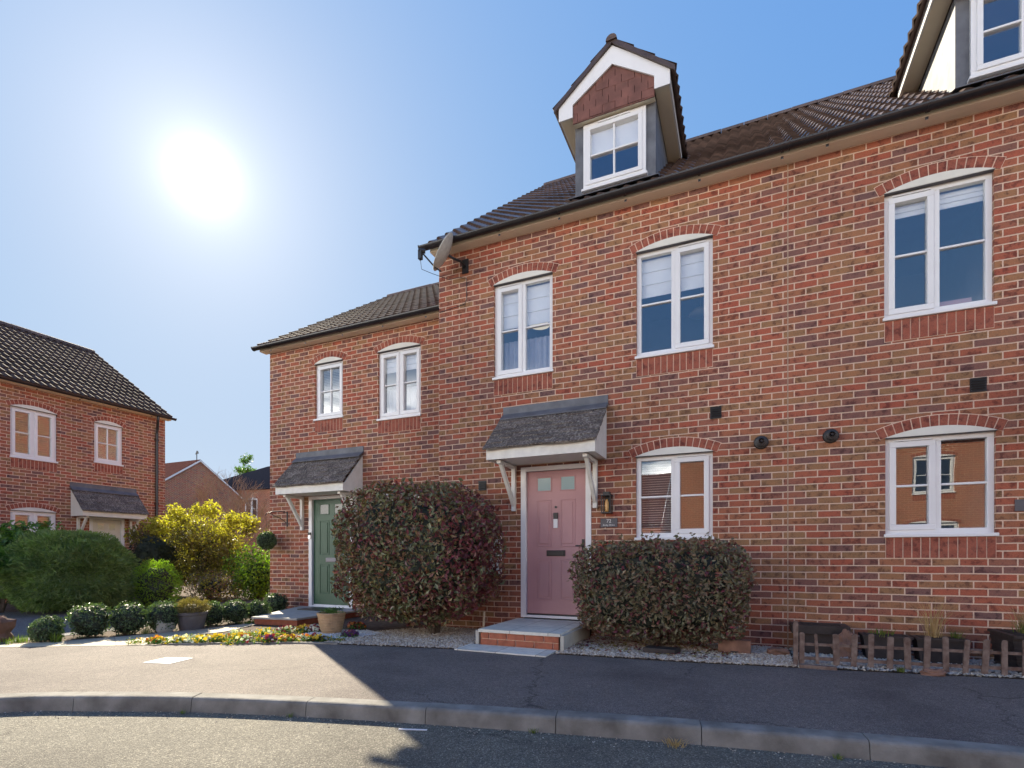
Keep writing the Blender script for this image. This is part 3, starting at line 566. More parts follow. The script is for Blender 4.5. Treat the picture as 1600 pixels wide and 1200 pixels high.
def dormer(hs, F, uc, roof_y0, roof_z0, slope, blind):
    """gabled dormer: face plane d=.12, barge plane d=-.1; ridge runs back into the roof"""
    fd = .02; hw = .515; zw0, zw1 = 5.80, 6.64; zr = lambda d: roof_z0+(d-roof_y0)*slope
    # cheeks + face frame in lead
    ck = MB(F); zt = 6.70
    for s in (-1, 1):
        a = uc+s*hw; dback = roof_y0+(zt-roof_z0)/slope
        ck.prism([(fd, zr(fd)-.1), (dback, zt), (fd, zt)], 'u', min(a, a-s*.03), max(a, a-s*.03))
        ck.box(min(a-s*.03, uc+s*.40), max(a-s*.03, uc+s*.40), fd+.001, fd+.03, 5.62, zt)
    ck.box(uc-.40, uc+.40, fd+.001, fd+.03, 5.60, zw0-.001)
    ck.prism([(fd, 5.765), (fd-.02, 5.755), (-.14, 5.655), (-.14, 5.645), (fd, 5.72)], 'u', uc-hw-.05, uc+hw+.05)
    dm = ck.build('dormer', 'lead', hs)
    # window
    mb = MB(F); d0, d1 = fd-.03, fd+.05; u0, u1 = uc-.40, uc+.40; fw = .055
    mb.box(u0, u1, d0, d1, zw0, zw0+fw); mb.box(u0, u1, d0, d1, zw1-fw, zw1); mb.box(u0, u0+fw, d0, d1, zw0+fw, zw1-fw); mb.box(u1-fw, u1, d0, d1, zw0+fw, zw1-fw)
    s_ = .05; a, b, p, q = u0+fw-.01, u1-fw+.01, zw0+fw-.01, zw1-fw+.01
    mb.box(a, b, d0-.014, d1-.01, p, p+s_); mb.box(a, b, d0-.014, d1-.01, q-s_, q); mb.box(a, a+s_, d0-.014, d1-.01, p+s_, q-s_); mb.box(b-s_, b, d0-.014, d1-.01, p+s_, q-s_)
    mb.box(uc-.011, uc+.011, d0+.005, d1-.01, p+s_, q-s_); mb.box(a+s_, b-s_, d0+.003, d1-.012, (p+q)/2-.011, (p+q)/2+.011); mb.box(uc-.2, uc+.2, d0-.02, d0, zw1-.038, zw1-.02)
    mb.box(u0-.02, u1+.02, d0-.03, d1, zw0-.03, zw0-.001)
    mb.build('dormer_window', 'upvc', dm, bevel=.004)
    g = MB(F); g.box(a+s_-.004, b-s_+.004, d0+.03, d0+.036, p+s_-.004, q-s_+.004); g.build('dormer_pane', 'glass', dm)
    rm = MB(F); D1 = 1.1
    rm.poly([(u0, D1, zw0), (u1, D1, zw0), (u1, D1, zw1), (u0, D1, zw1)])
    for u in (u0, u1): rm.poly([(u, d1, zw0), (u, D1, zw0), (u, D1, zw1), (u, d1, zw1)])
    for z in (zw0+.01, zw1-.005): rm.poly([(u0, d1, z), (u1, d1, z), (u1, D1, z), (u0, D1, z)])
    rm.build('interior_wall', 'room', dm)
    if blind: bl = MB(F); bl.box(u0+.04, u1-.04, d1-.018, d1-.010, 6.24, zw1-.03); bl.build('blind', 'blind', dm)
    # gable of hung tiles
    gs = MB(F); gs.box(uc-.513, uc+.513, -.06, fd, 6.655, 6.67); gs.build('gable_soffit', 'soffit', dm)
    apex = (uc, 7.30); L_, R_ = (uc-.53, 6.89), (uc+.53, 6.89); tl = MB(F)
    for r_ in range(7):
        z0_, z1_ = 6.655+r_*.1, 6.655+(r_+1)*.1+.012; u = uc-.62+(.08 if r_ % 2 else 0)
        while u < uc+.6:
            po = [(u+.003, z0_+random.uniform(0, .006)), (u+.16, z0_+random.uniform(0, .006)), (u+.16, z1_), (u+.003, z1_)]
            po = clip_poly(po, R_, apex); po = clip_poly(po, apex, L_) if po else po
            po = [(max(uc-hw, min(uc+hw, x)), z) for x, z in po]
            if len(po) > 2: tl.prism(po, 'd', -.082+random.uniform(-.004, .004)-(5-r_)*.0008, -.06)
            u += .163
    tl.box(uc-.515, uc+.515, -.085, -.07, 6.642, 6.654)
    tl.build('hung_tile', 'tilered', dm)
    # barge boards
    top, bot, e = (uc, 7.47), .70, .53/.70
    bz = MB(F); D = -.11
    for s in (-1, 1):
        bz.prism([(uc, 7.44), (uc+s*.70, 6.90), (uc+s*.70, 6.71), (uc+s*.515, 6.71), (uc+s*.515, 6.87), (uc, 7.21)], 'd', D, D+.022)
        bz.box(min(uc+s*.70, uc+s*.68), max(uc+s*.70, uc+s*.68), D+.022, roof_y0+(6.75-roof_z0)/slope, 6.74, 6.89)      # side fascia
        bz.box(min(uc+s*.68, uc+s*hw), max(uc+s*.68, uc+s*hw), D+.022, roof_y0+(6.75-roof_z0)/slope, 6.735, 6.75, 1)      # soffit
    bz.build('barge_board', ['upvc', 'soffit'], dm)
    # roof slopes, ridge running back (eave along d)
    rf = MB(F); nroll = 12
    for s in (-1, 1):
        n_c = 3; dend_r = roof_y0+(7.47-roof_z0)/slope
        for c in range(n_c):
            t0, t1 = c/n_c, (c+1)/n_c
            ru = lambda t: uc+s*.76*(1-t); rz = lambda t: 6.87+(7.50-6.87)*t
            de = lambda t: roof_y0+(rz(t)-roof_z0)/slope+.1
            for i in range(40):
                def pt(t, i, h): d_ = D-.02+(de(t)-D+.02)*i/40 if h >= 0 else 0; w_ = .017*math.sin(2*math.pi*(d_)/.165); return (ru(t)+s*.6*(h+w_), d_, rz(t)+.8*(h+w_))
                rf.poly([pt(t0, i, .024), pt(t0, i+1, .024), pt(t1, i+1, 0), pt(t1, i, 0)]); rf.poly([pt(t0, i, .0), pt(t0, i+1, .0), pt(t0, i+1, .024), pt(t0, i, .024)])
            rf.poly([(ru(t0), D, rz(t0)-.03), (ru(t1), D, rz(t1)-.03), (ru(t1), de(t1), rz(t1)-.03), (ru(t0), de(t0), rz(t0)-.03)])
        rf.prism([(uc, 7.45), (uc+s*.76, 6.83), (uc+s*.76, 6.89), (uc, 7.52)], 'd', D-.03, D+.0)
    rf.build('dormer_roof', 'pantile', dm)
    ridge_tiles(F, dm, D-.05, roof_y0+(7.47-roof_z0)/slope, uc, 7.52, .07, 'd', 'dormer_ridge_tile')
    return dm
def text(name, body, size, loc, rot, matk, parent):
    c = bpy.data.curves.new(name, 'FONT'); c.body = body; c.size = size; c.extrude = .001; c.align_x = 'CENTER'; c.align_y = 'CENTER'
    tmp = bpy.data.objects.new(name+'_tmp', c); COL.objects.link(tmp); dg = bpy.context.evaluated_depsgraph_get(); me = bpy.data.meshes.new_from_object(tmp.evaluated_get(dg))
    bpy.data.objects.remove(tmp); me.materials.clear(); me.materials.append(M[matk]); o = bpy.data.objects.new(name, me); COL.objects.link(o)
    o.parent = parent; o.location = Vector(loc)-parent.location; o.rotation_euler = rot; return o

# ------------------------------------------------------------- ground, road, pavement
kerb = [(-9.6, -4.5), (-8.3, -1.9), (-7.1, -.1), (-6.1, 1.05), (-4.96, 1.99), (-4.33, 2.30), (-3.59, 2.59), (-2.83, 2.81), (-2.08, 2.99), (-1.23, 3.17), (-.35, 3.33), (.41, 3.45), (1.36, 3.57), (2.6, 3.66), (4.5, 3.7), (20, 3.7)]
def smooth_line(P, step=.12):
    out = []
    for i in range(len(P)-1):
        p0, p1, p2, p3 = [np.array(P[max(0, min(len(P)-1, k))]) for k in (i-1, i, i+1, i+2)]
        n_ = max(1, int(np.linalg.norm(p2-p1)/step))
        for k in range(n_):
            t = k/n_; out.append(tuple(.5*((2*p1)+(-p0+p2)*t+(2*p0-5*p1+4*p2-p3)*t*t+(-p0+3*p1-3*p2+p3)*t**3)))
    out.append(tuple(P[-1])); return out
def offset(P, r_):
    out = []
    for i, p in enumerate(P):
        a = np.array(P[max(0, i-1)]); b = np.array(P[min(len(P)-1, i+1)]); t = (b-a)/np.linalg.norm(b-a); out.append((p[0]-t[1]*r_, p[1]+t[0]*r_))
    return out
K = smooth_line(kerb)
g = MB(); g.poly([(-600, -600, -.16), (600, -600, -.16), (600, 600, -.16), (-600, 600, -.16)]); tag(g.build('ground', 'earth'), kind='structure')
def strip(name, A, B, z, matk, kind='structure'):
    mb = MB()
    for i in range(len(A)-1): mb.poly([(*A[i], z), (*A[i+1], z), (*B[i+1], z), (*B[i], z)])
    return tag(mb.build(name, matk), kind=kind)
strip('road', [(p[0], -60) if p[0] > -9 else (p[0]-0, -60) for p in K], offset(K, .02), -.108, 'road')
# raised land behind the kerb
strip('garden_ground', offset(K, .1), [(p[0]*14-40 if i < 200 else p[0]*14, 300) for i, p in enumerate(K)], -.006, 'earth')
g = MB(); g.poly([(-300, -60, -.008), (-9.65, -60, -.008), (-9.65, -4.4, -.008), (-40, 300, -.008), (-300, 300, -.008)]); tag(g.build('side_ground', 'earth'), kind='structure')
# kerb stones
KI = offset(K, .125); kb = MB(); cum = [0]
for i in range(len(K)-1): cum.append(cum[-1]+math.dist(K[i], K[i+1]))
x0 = next(c for c, p in zip(cum, K) if p[0] > -2.08)
def at(line, s):
    for i in range(len(cum)-1):
        if cum[i+1] >= s: t = (s-cum[i])/(cum[i+1]-cum[i]); return (line[i][0]+(line[i+1][0]-line[i][0])*t, line[i][1]+(line[i+1][1]-line[i][1])*t)
    return line[-1]
k = math.ceil(-x0/.89)
while True:
    s0 = x0+k*.89+.0025; s1 = x0+(k+1)*.89-.0025; k += 1
    if s0 < 0: continue
    if s1 > cum[-1]-8: break
    dz = random.uniform(-.004, .003); ns = 6; KO = offset(K, -.0)
    for q in range(ns):
        a = s0+(s1-s0)*q/ns; b = s0+(s1-s0)*(q+1)/ns
        def sec(s): f = at(K, s); i_ = at(KI, s); n_ = ((i_[0]-f[0])/.125, (i_[1]-f[1])/.125); return [kb.vert((f[0]+n_[0]*o, f[1]+n_[1]*o, z+dz)) for o, z in ((-.014, -.14), (0, -.024), (.004, -.012), (.012, -.003), (.024, .002), (.120, .006), (.120, -.14))]
        A, B = sec(a), sec(b)
        for j in range(6): kb.f.append([A[j], B[j], B[j+1], A[j+1]]); kb.m.append(0)
        if q == 0: kb.f.append(A[::-1]); kb.m.append(0)
        if q == ns-1: kb.f.append(B); kb.m.append(0)
tag(kb.build('kerb', 'kerb'), kind='structure')
back = [(-14, -1), (-11, 1.1), (-9.2, 2.25), (-7.69, 3.09), (-6.56, 3.72), (-5.25, 4.42), (-4.56, 4.72), (-3.6, 4.93), (-2.99, 5.05), (-1.87, 5.22), (-.56, 5.33), (.45, 5.48), (.77, 5.52), (2.18, 5.73), (4, 5.85), (20, 5.9)]
Bk = smooth_line(back)
def resample(P, n_): 
    c = [0]
    for i in range(len(P)-1): c.append(c[-1]+math.dist(P[i], P[i+1]))
    return [(float(np.interp(c[-1]*k/n_, c, [p[0] for p in P])), float(np.interp(c[-1]*k/n_, c, [p[1] for p in P]))) for k in range(n_+1)]
pm = MB(); pm.poly([(*p, 0) for p in offset(K, .118)]+[(*p, 0) for p in Bk[::-1]]); tag(pm.build('pavement', 'pave'), kind='structure')
# driveway of the left house, cream path, bed
def flat(name, pts, z, matk, kind='structure', label=None, cat=None):
    mb = MB(); mb.poly([(*p, z) for p in pts]); return tag(mb.build(name, matk), label, cat, None, kind)
flat('driveway', [(-9.15, 2.3), (-7.95, 3.02), (-8.1, 3.4), (-8.05, 5.2), (-8.3, 8.5), (-10.6, 9.2), (-11.0, 6.5), (-12.5, 5.2), (-15.0, 5.0), (-15.0, -2), (-14, -.9), (-11, 1.15)], -.001, 'drive')
flat('garden_path', [(-7.9, 2.98), (-7.69, 3.10), (-6.56, 3.73), (-6.2, 3.93), (-6.55, 4.5), (-6.5, 5.0), (-6.75, 5.75), (-7.3, 6.3), (-6.95, 5.6), (-7.05, 5.0), (-7.3, 4.2), (-7.6, 3.6), (-8.0, 3.15)], .003, 'path')
# edging of the pavement
ed = MB()
E_ = [p for p in Bk if -6.2 < p[0] < -4.3]; Eo = offset(E_, .05)
for i in range(len(E_)-1):
    a, b, c, e = E_[i], E_[i+1], Eo[i+1], Eo[i]
    for z0_, z1_ in ((-.01, .018),): ed.prism([a, b, c, e], 'z', z0_, z1_)
tag(ed.build('edging', 'kerb'), kind='structure')

# ------------------------------------------------------------- terrace houses
FM = Frame((0, 6.6)); FL = Frame((0, 7.33)); FW = Frame((-15.1, 0), math.pi/2)
J = .486; SL = (9.56-5.53)/(4.71+.19)
wins72 = [(-3.17, -2.30, 3.50, 4.83), (-1.195, -.30, 3.495, 4.83), (-1.2, -.30, 1.235, 2.28)]
h72 = house('terraced_house', 'three storey brick terraced house with pink front door and gabled dormer', FM, -4.064, J-.006, -.1, 5.44, 4.71, 9.56, wins72+[(-2.757, -1.77, .0, 2.25)], 'terraced houses of the brick row', over=(.06, .006), gut=(.12, 0))
window(h72, FM, *wins72[0], '2L', blind=4.24, curtain=True)
window(h72, FM, *wins72[1], '2R', blind=4.30)
window(h72, FM, *wins72[2], '2R', slats=True)
door(h72, FM, -2.757, -1.77, .205, 2.25, 'pink')
canopy(h72, FM, -3.0, -1.57, 3.10, 2.277)
dormer(h72, FM, -1.475, -.19, 5.53, SL, True)
wins74 = [(1.385, 2.285, 3.50, 4.84), (1.395, 2.30, 1.232, 2.275)]
h74 = house('terraced_house', 'brick terraced house at the right end with low picket fence and second dormer', FM, J+.006, 5.04, -.1, 5.44, 4.71, 9.56, wins74+[(2.95, 3.94, 0, 2.25)], 'terraced houses of the brick row', over=(.006, 0))
window(h74, FM, *wins74[0], '2L', blind=4.62); window(h74, FM, *wins74[1], '2L')
door(h74, FM, 2.95, 3.94, .205, 2.25, 'green'); canopy(h74, FM, 2.75, 4.18, 3.10, 2.277)
dormer(h74, FM, 2.50, -.19, 5.53, SL, False)
mj = MB(FM); mj.box(J-.006, J+.006, .001, .05, -.05, 5.44); mj.build('movement_joint', 'sealant', h72)
winsL = [(-7.165, -6.515, 3.52, 4.56), (-5.74, -4.87, 3.37, 4.56), (-5.80, -4.90, 1.0, 2.08)]
hgr = house('terraced_house', 'lower two storey brick house with dark green front door', FL, -8.30, -4.07, -.1, 4.935, 3.85, 7.81, winsL+[(-7.31, -6.29, 0, 2.14)], 'terraced houses of the brick row', over=(.10, 0), gut=(.08, 0), rmat='pantile_matt')
window(hgr, FL, *winsL[0], '4', slats=True); window(hgr, FL, *winsL[1], '2B', blind=4.22, curtain=True); window(hgr, FL, *winsL[2], '2B')
door(hgr, FL, -7.31, -6.29, .105, 2.14, 'green', plate='dull_steel', bell=False, frosted='dark_pane'); canopy(hgr, FL, -7.60, -6.07, 2.97, 2.14, .5)
# left house, facade facing the road from the left
wl = [(6.24, 7.12, 3.28, 4.455), (7.91, 8.58, 3.435, 4.475), (6.24, 7.11, 1.0, 2.09), (3.2, 4.1, 3.28, 4.455), (3.2, 4.1, 1.0, 2.09)]
hl = house('detached_house', 'separate two storey brick house facing right behind the green hedge', FW, 2.0, 9.70, -.1, 4.93, 3.6, 7.49, wl+[(7.80, 8.62, 0, 2.05)], over=(0, .08), gut=(0, .07), rmat='pantile_matt')
window(hl, FW, *wl[0], '2B'); window(hl, FW, *wl[1], '4', slats=True); window(hl, FW, *wl[2], '2B'); window(hl, FW, *wl[3], '2B'); window(hl, FW, *wl[4], '2B')
door(hl, FW, 7.80, 8.62, .05, 2.05, 'white_door', frosted='glass', bell=False); canopy(hl, FW, 7.40, 8.90, 2.87, 2.03, .5, 'cream')
dp = MB(FW); dp.tube([(9.38, -.2, 4.97), (9.38, -.19, 4.85), (9.44, -.07, 4.62), (9.44, -.045, 4.5), (9.44, -.045, 0)], .034, 10)
for z in (4.3, 2.5, .8): dp.box(9.395, 9.485, -.085, -.001, z, z+.03)
dp.build('downpipe', 'gutter', hl)
# wall vents, flues and service boxes are parts of their house
def vent(h, F, u0, u1, z0, z1):
    v = MB(F); v.box(u0, u1, -.006, .01, z0, z1)
    n_ = 5
    for k in range(n_): z = z0+.01+(z1-z0-.02)*k/n_; v.prism([(-.007, z+.004), (-.02, z), (-.02, z+.004), (-.007, z+.016)], 'u', u0+.008, u1-.008)
    v.box(u0, u1, -.016, -.006, z1-.008, z1); v.box(u0, u1, -.016, -.006, z0, z0+.008); v.build('air_vent', 'black', h)
vent(h72, FM, -.33, -.205, 2.66, 2.80); vent(h72, FM, -3.41, -3.285, 1.97, 2.105); vent(h74, FM, 2.095, 2.225, 2.665, 2.805)
for h, u, z in ((h72, .215, 2.335), (h74, .90, 2.345)):
    v = MB(FM); v.lathe((u, 0, z), [(.078, 0), (.078, -.008), (.07, -.02), (.045, -.025), (.045, -.075), (.055, -.08), (.055, -.095), (.03, -.1), (.03, -.06), (.012, -.06), (.012, -.11), (.001, -.11)], 24, 0, 'd'); v.build('boiler_flue', 'black', h, smooth=False)
v = MB(FM); v.box(-3.36, -3.045, -.09, 0, .79, 1.345); v.box(-3.345, -3.06, -.1, -.09, .81, 1.325); v.build('meter_box', 'upvc', h72, bevel=.008)

# doorsteps
st = MB(); st.box(-2.77, -1.83, 5.44, 6.598, 0, .155, 1); st.box(-2.80, -1.80, 5.41, 6.597, .156, .19, 0); 
for s in (-2.84, -1.80): st.box(s, s+.04, 5.42, 6.5, 0, .17, 2)
for r_ in range(2):
    for k in range(5):
        a = -2.78+k*.225-(.11 if r_ else 0); a0_ = max(-2.78, a); a1_ = min(-1.82, a+.215)
        if a1_-a0_ > .02: st.box(a0_+.003, a1_-.003, 5.425, 5.45, .012+r_*.073, .012+r_*.073+.063, 3)
tag(st.build('doorstep', ['steptile', 'mortar', 'slab', 'terracotta']), 'cream tiled doorstep with red brick riser below the pink door', 'step')
pt = MB(); pt.box(-2.90, -1.83, 5.03, 5.405, -.02, .012); tag(pt.build('tiled_path', 'steptile'), kind='structure')
st = MB(); P4 = [(-6.82, 5.68), (-6.03, 5.80), (-6.0, 7.328), (-7.5, 7.328)]
st.prism([(-6.79, 5.71), (-6.05, 5.83), (-6.03, 7.326), (-7.46, 7.326)], 'z', 0, .085, 1); st.prism(P4, 'z', .086, .115, 0)
tag(st.build('doorstep', ['slab', 'terracotta']), 'low stone topped brick doorstep below the green door', 'step')
mt = MB(); mt.prism([(-7.0, 6.75), (-6.35, 6.75), (-6.35, 7.15), (-7.0, 7.15)], 'z', .116, .132); tag(mt.build('door_mat', 'black'), 'dark door mat lying before the green door', 'mat')

# ------------------------------------------------------------- fittings on the walls
t = thing('wall_lantern', (-1.55, 6.58, 1.58), 'black lantern with amber tubular bulb beside the pink door', 'wall lamp'); q = MB()
q.box(-1.585, -1.515, 6.585, 6.599, 1.60, 1.84); 
for x in (-1.61, -1.50):
    for y in (6.47, 6.575): q.box(x, x+.01, y, y+.01, 1.59, 1.80)
q.box(-1.615, -1.485, 6.465, 6.59, 1.58, 1.592); q.box(-1.615, -1.485, 6.465, 6.59, 1.80, 1.812); q.box(-1.59, -1.51, 6.49, 6.58, 1.812, 1.85); q.build('lantern_frame', 'black', t)
q = MB(); q.lathe((-1.55, 6.527, 1.60), [(.02, 0), (.024, .02), (.024, .12), (.01, .16)], 14); q.build('bulb', 'bulb', t, smooth=True)
def plate(u0, u1, z0, z1, label, lines, name='house_number_sign'):
    t = thing(name, ((u0+u1)/2, 6.598, z0), label, 'sign'); q = MB(); q.box(u0, u1, 6.585, 6.599, z0, z1)
    q.build('sign_plate', 'greypot' if 0 else 'black', t, bevel=.003)
    for body, size, x, z in lines: text('sign_text', body, size, (x, 6.5835, z), (R(90), 0, 0), 'upvc', t)
plate(-1.645, -1.43, 1.405, 1.522, 'small black number plate reading 72 beside the pink door', [('72', .062, -1.537, 1.484), ('Kirby Drive', .032, -1.537, 1.434)])
plate(2.437, 2.66, 1.472, 1.585, 'black slate number plate at the right edge of the photo', [('74', .085, 2.57, 1.528)])
for o in bpy.data.objects:
    if o.name.startswith('sign_plate'): o.data.materials[0] = M['greypot']
# satellite dish
t = thing('satellite_dish', (-3.72, 6.6, 5.05), 'grey satellite dish with arm and receiver under the main gutter corner', 'satellite dish')
c = Vector((-3.74, 6.30, 5.24)); nrm = Vector((-.72, -.42, .48)).normalized(); up = (Vector((0, 0, 1))-nrm*nrm.z).normalized(); sd_ = nrm.cross(up)
q = MB(); rings = []
for r_ in (0.02, .1, .17, .22, .245, .25): 
    dp_ = .07*(r_/.25)**2; rings.append([q.vert(c+nrm*dp_+(sd_*math.cos(2*math.pi*k/28)*1.0+up*math.sin(2*math.pi*k/28)*1.1)*r_) for k in range(28)])
for A, B in zip(rings, rings[1:]):
    for k in range(28): q.f.append([A[k], A[(k+1) % 28], B[(k+1) % 28], B[k]]); q.m.append(0)
q.f.append(rings[0]); q.m.append(0)
o = q.build('reflector', 'dish', t, smooth=True); sm = o.modifiers.new('s', 'SOLIDIFY'); sm.thickness = .008
q = MB(); bt = c-up*.25; l1 = c+nrm*.34-up*.16
q.tube([bt-nrm*.04, bt+nrm*.05, l1], .011, 8); q.tube([c-nrm*.02, c-nrm*.10, Vector((-3.62, 6.45, 5.2)), Vector((-3.62, 6.6, 5.2))], .018, 8); q.box(-3.67, -3.57, 6.585, 6.599, 5.1, 5.3); q.build('arm', 'black', t)
q = MB(); q.tube([l1+nrm*.02-up*.01, l1-nrm*.06+up*.03], .03, 12); q.box(l1.x-.025, l1.x+.025, l1.y-.025, l1.y+.025, l1.z-.12, l1.z+.01); q.build('receiver', 'black', t)
q = MB(); a = l1+Vector((0, 0, -.12)); q.tube([a, a+Vector((0, .03, -.12)), a+Vector((.12, .1, -.17)), Vector((-3.8, 6.45, 4.98)), Vector((-3.7, 6.57, 5.05)), Vector((-3.60, 6.592, 5.02)), Vector((-3.60, 6.592, 4.72)), Vector((-3.64, 6.592, 4.66)), Vector((-4.05, 6.592, 4.62))], .004, 6); q.build('cable', 'black', t)
# hanging topiary ball on bracket
t = thing('hanging_topiary', (-8.08, 7.1, 1.2), 'round artificial topiary ball hanging from iron bracket left of green door', 'topiary ball')
P, Nn = blob_pts((-8.1, 7.08, 1.33), (.17, .17, .17), 1500, seed=3, amp=.03, depth=.15); leaves('topiary_ball', P, Nn, .035, ['box', 'dark'], t, core=core_mesh((-8.1, 7.08, 1.33), (.17,)*3, scale=.85))
q = MB(); q.box(-7.86, -7.835, 7.318, 7.33, 1.6, 1.88); q.tube([(-7.848, 7.32, 1.86), (-7.9, 7.22, 1.88), (-8.0, 7.12, 1.87), (-8.09, 7.08, 1.85), (-8.12, 7.06, 1.80)], .007, 6)
q.tube([(-7.848, 7.32, 1.66), (-7.9, 7.24, 1.74), (-8.0, 7.15, 1.80), (-8.06, 7.1, 1.86)], .007, 6); q.tube([(-8.11, 7.07, 1.80), (-8.1, 7.08, 1.5)], .003, 5); q.build('iron_bracket', 'black', t)
t = thing('video_doorbell', (-7.33, 7.31, 1.35), 'small black and white doorbell on the green door frame', 'doorbell'); q = MB(); q.box(-7.305, -7.245, 7.295, 7.317, 1.43, 1.48); q.box(-7.305, -7.245, 7.297, 7.317, 1.36, 1.429, 1); q.build('bell_body', ['black', 'steel'], t)
# trellis on the left house
q = MB(FW)
for u in np.linspace(9.02, 9.34, 5): q.box(u, u+.02, -.03, -.012, .2, 1.95)
for z in np.linspace(.3, 1.9, 14): q.box(9.0, 9.38, -.045, -.03, z, z+.02)
tag(q.build('wall_trellis', 'wood'), 'brown lattice trellis on the left house beside its canopy', 'trellis')
# pendant lamps
for x, y, z, lb in ((-2.84, 7.55, 4.60, 'cream pendant lamp seen through the leftmost first floor window of the tall house'), (-.50, 7.6, 4.36, 'cream pendant lamp seen through the middle first floor window')):
    t = thing('pendant_lamp', (x, y, z), lb, 'lamp', 'pendant lamps in the upstairs rooms'); q = MB(); q.lathe((x, y, z), [(.155, 0), (.15, .015), (.09, .07), (.03, .10), (.01, .11)], 28); q.build('lamp_shade', 'shade_lit' if x < -2 else 'shade', t, smooth=True)
    q = MB(); q.tube([(x, y, z+.1), (x, y, 5.06)], .004, 5); q.build('lamp_cord', 'upvc', t)
q = MB(); q.box(1.86, 2.16, 6.76, 6.9, 3.59, 3.68); tag(q.build('pink_box', 'pink'), 'pink box on the inner sill of the right upper window', 'box')
print('houses done')

# ------------------------------------------------------------- plants
def stems(name, base, tops, r_, matk, parent, wig=.1):
    q = MB()
    for tp in tops:
        b = Vector(base)+Vector((random.uniform(-.06, .06), random.uniform(-.06, .06), 0)); tp = Vector(tp); pts = [b]
        for k in (.33, .66): pts.append(b.lerp(tp, k)+Vector((random.uniform(-wig, wig), random.uniform(-wig, wig), 0)))
        pts.append(tp); q.tube(pts, [r_, r_*.8, r_*.6, r_*.3], 7)
    return q.build(name, matk, parent)
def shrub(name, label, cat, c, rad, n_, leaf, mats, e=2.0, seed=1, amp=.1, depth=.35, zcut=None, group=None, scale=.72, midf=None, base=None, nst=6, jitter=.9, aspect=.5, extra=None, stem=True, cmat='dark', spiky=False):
    base = base or (c[0], c[1], 0); t = thing(name, base, label, cat, group)
    P, Nn = blob_pts(c, rad, n_, e, seed, amp, depth, zcut)
    if extra is not None: P = np.concatenate([P, extra[0]]); Nn = np.concatenate([Nn, extra[1]])
    mi = midf(P) if midf else None
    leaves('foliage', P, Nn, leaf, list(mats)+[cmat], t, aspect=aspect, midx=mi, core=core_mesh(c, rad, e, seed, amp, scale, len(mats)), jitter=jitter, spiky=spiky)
    if stem: stems('stem', base, [(c[0]+random.uniform(-.5, .5)*rad[0], c[1]+random.uniform(-.4, .4)*rad[1], c[2]) for _ in range(nst)], .03*max(.4, min(1.5, rad[2])), 'bark', t)
    return t
def shoots(c, rad, e, n_, up=.5, ln=.16):
    P = []; Q = []
    for k in range(n_):
        d = rng.normal(0, 1, 3); d[2] = abs(d[2])*.9+up*.2; d[1] -= .3; d /= np.linalg.norm(d); k_ = (np.abs(d)**e).sum()**(-1/e); p = d*k_*np.array(rad)+np.array(c)
        g_ = d*.5+np.array((0, 0, .6))+rng.normal(0, .35, 3); g_ /= np.linalg.norm(g_); L_ = ln*rng.uniform(.4, 1.2)
        for t_ in np.linspace(-.3, 1, 9): P.append(p+g_*L_*t_+rng.normal(0, .012, 3)); Q.append(rng.normal(0, 1, 3))
    return np.array(P), np.array(Q)
def photf(P):
    n_ = len(P); m = np.zeros(n_, int); s = np.sin(P[:, 0]*5+1)*np.sin(P[:, 2]*6+P[:, 1]*3)+rng.normal(0, .5, n_); m[(s > 1.05)] = 1; m[(P[:, 0] > -3.3) & (rng.uniform(0, 1, n_) < .5)] = 1; m[rng.uniform(0, 1, n_) < .14] = 1; return m  # real red leaves, made denser on the right to colour in lens flare
shrub('photinia_bush', 'large rounded dark photinia bush left of the pink door', 'bush', (-4.02, 5.93, 1.06), (1.17, .66, .92), 20000, .072, ['photinia', 'photred'], 2.9, 11, .09, .42, .10, midf=photf, base=(-3.75, 5.95, 0), nst=9, scale=.74, extra=shoots((-4.02, 5.93, 1.06), (1.13, .64, .91), 2.9, 70))
def hf(P): n_ = len(P); m = np.zeros(n_, int); m[rng.uniform(0, 1, n_) < .18] = 1; return m  # red share is partly real leaves, partly lens flare put into colour
shrub('clipped_hedge', 'box shaped clipped hedge under the ground floor window by the pink door', 'hedge', (-.87, 6.08, .65), (.93, .43, .54), 17000, .056, ['hedge', 'photred'], 4.6, 5, .08, .40, .10, midf=hf, base=(-.9, 6.1, 0), nst=14, scale=.76, extra=shoots((-.86, 6.08, .67), (.95, .42, .53), 4.6, 60, ln=.10))
# balls of box along the path
balls = [(-7.74, 3.55, .145, .17, 'leftmost and smallest clipped box ball, nearest the rock'), (-7.71, 4.0, .21, .235, 'clipped box ball second from the left along the path'), (-7.48, 4.33, .20, .22, 'clipped box ball third from the left along the path'), (-7.33, 4.68, .20, .22, 'clipped box ball just left of the grey heather pot'),
         (-7.30, 5.38, .17, .19, 'clipped box ball just right of the grey heather pot'), (-7.18, 5.70, .17, .19, 'clipped box ball between two others right of the grey pot'), (-7.12, 6.05, .165, .185, 'third clipped box ball right of the grey pot'), (-7.72, 6.95, .18, .21, 'shaded box ball against the brick corner by the green door')]
for i, (x, y, cz, r_, lb) in enumerate(balls):
    shrub('box_ball', lb, 'box ball', (x, y, cz), (r_*random.uniform(.92, 1.08), r_, r_*random.uniform(.85, .98)), 1700, .034, ['box'], 2.2, 20+i, .15, .3, .0, 'clipped box balls along the path', .8, nst=3)
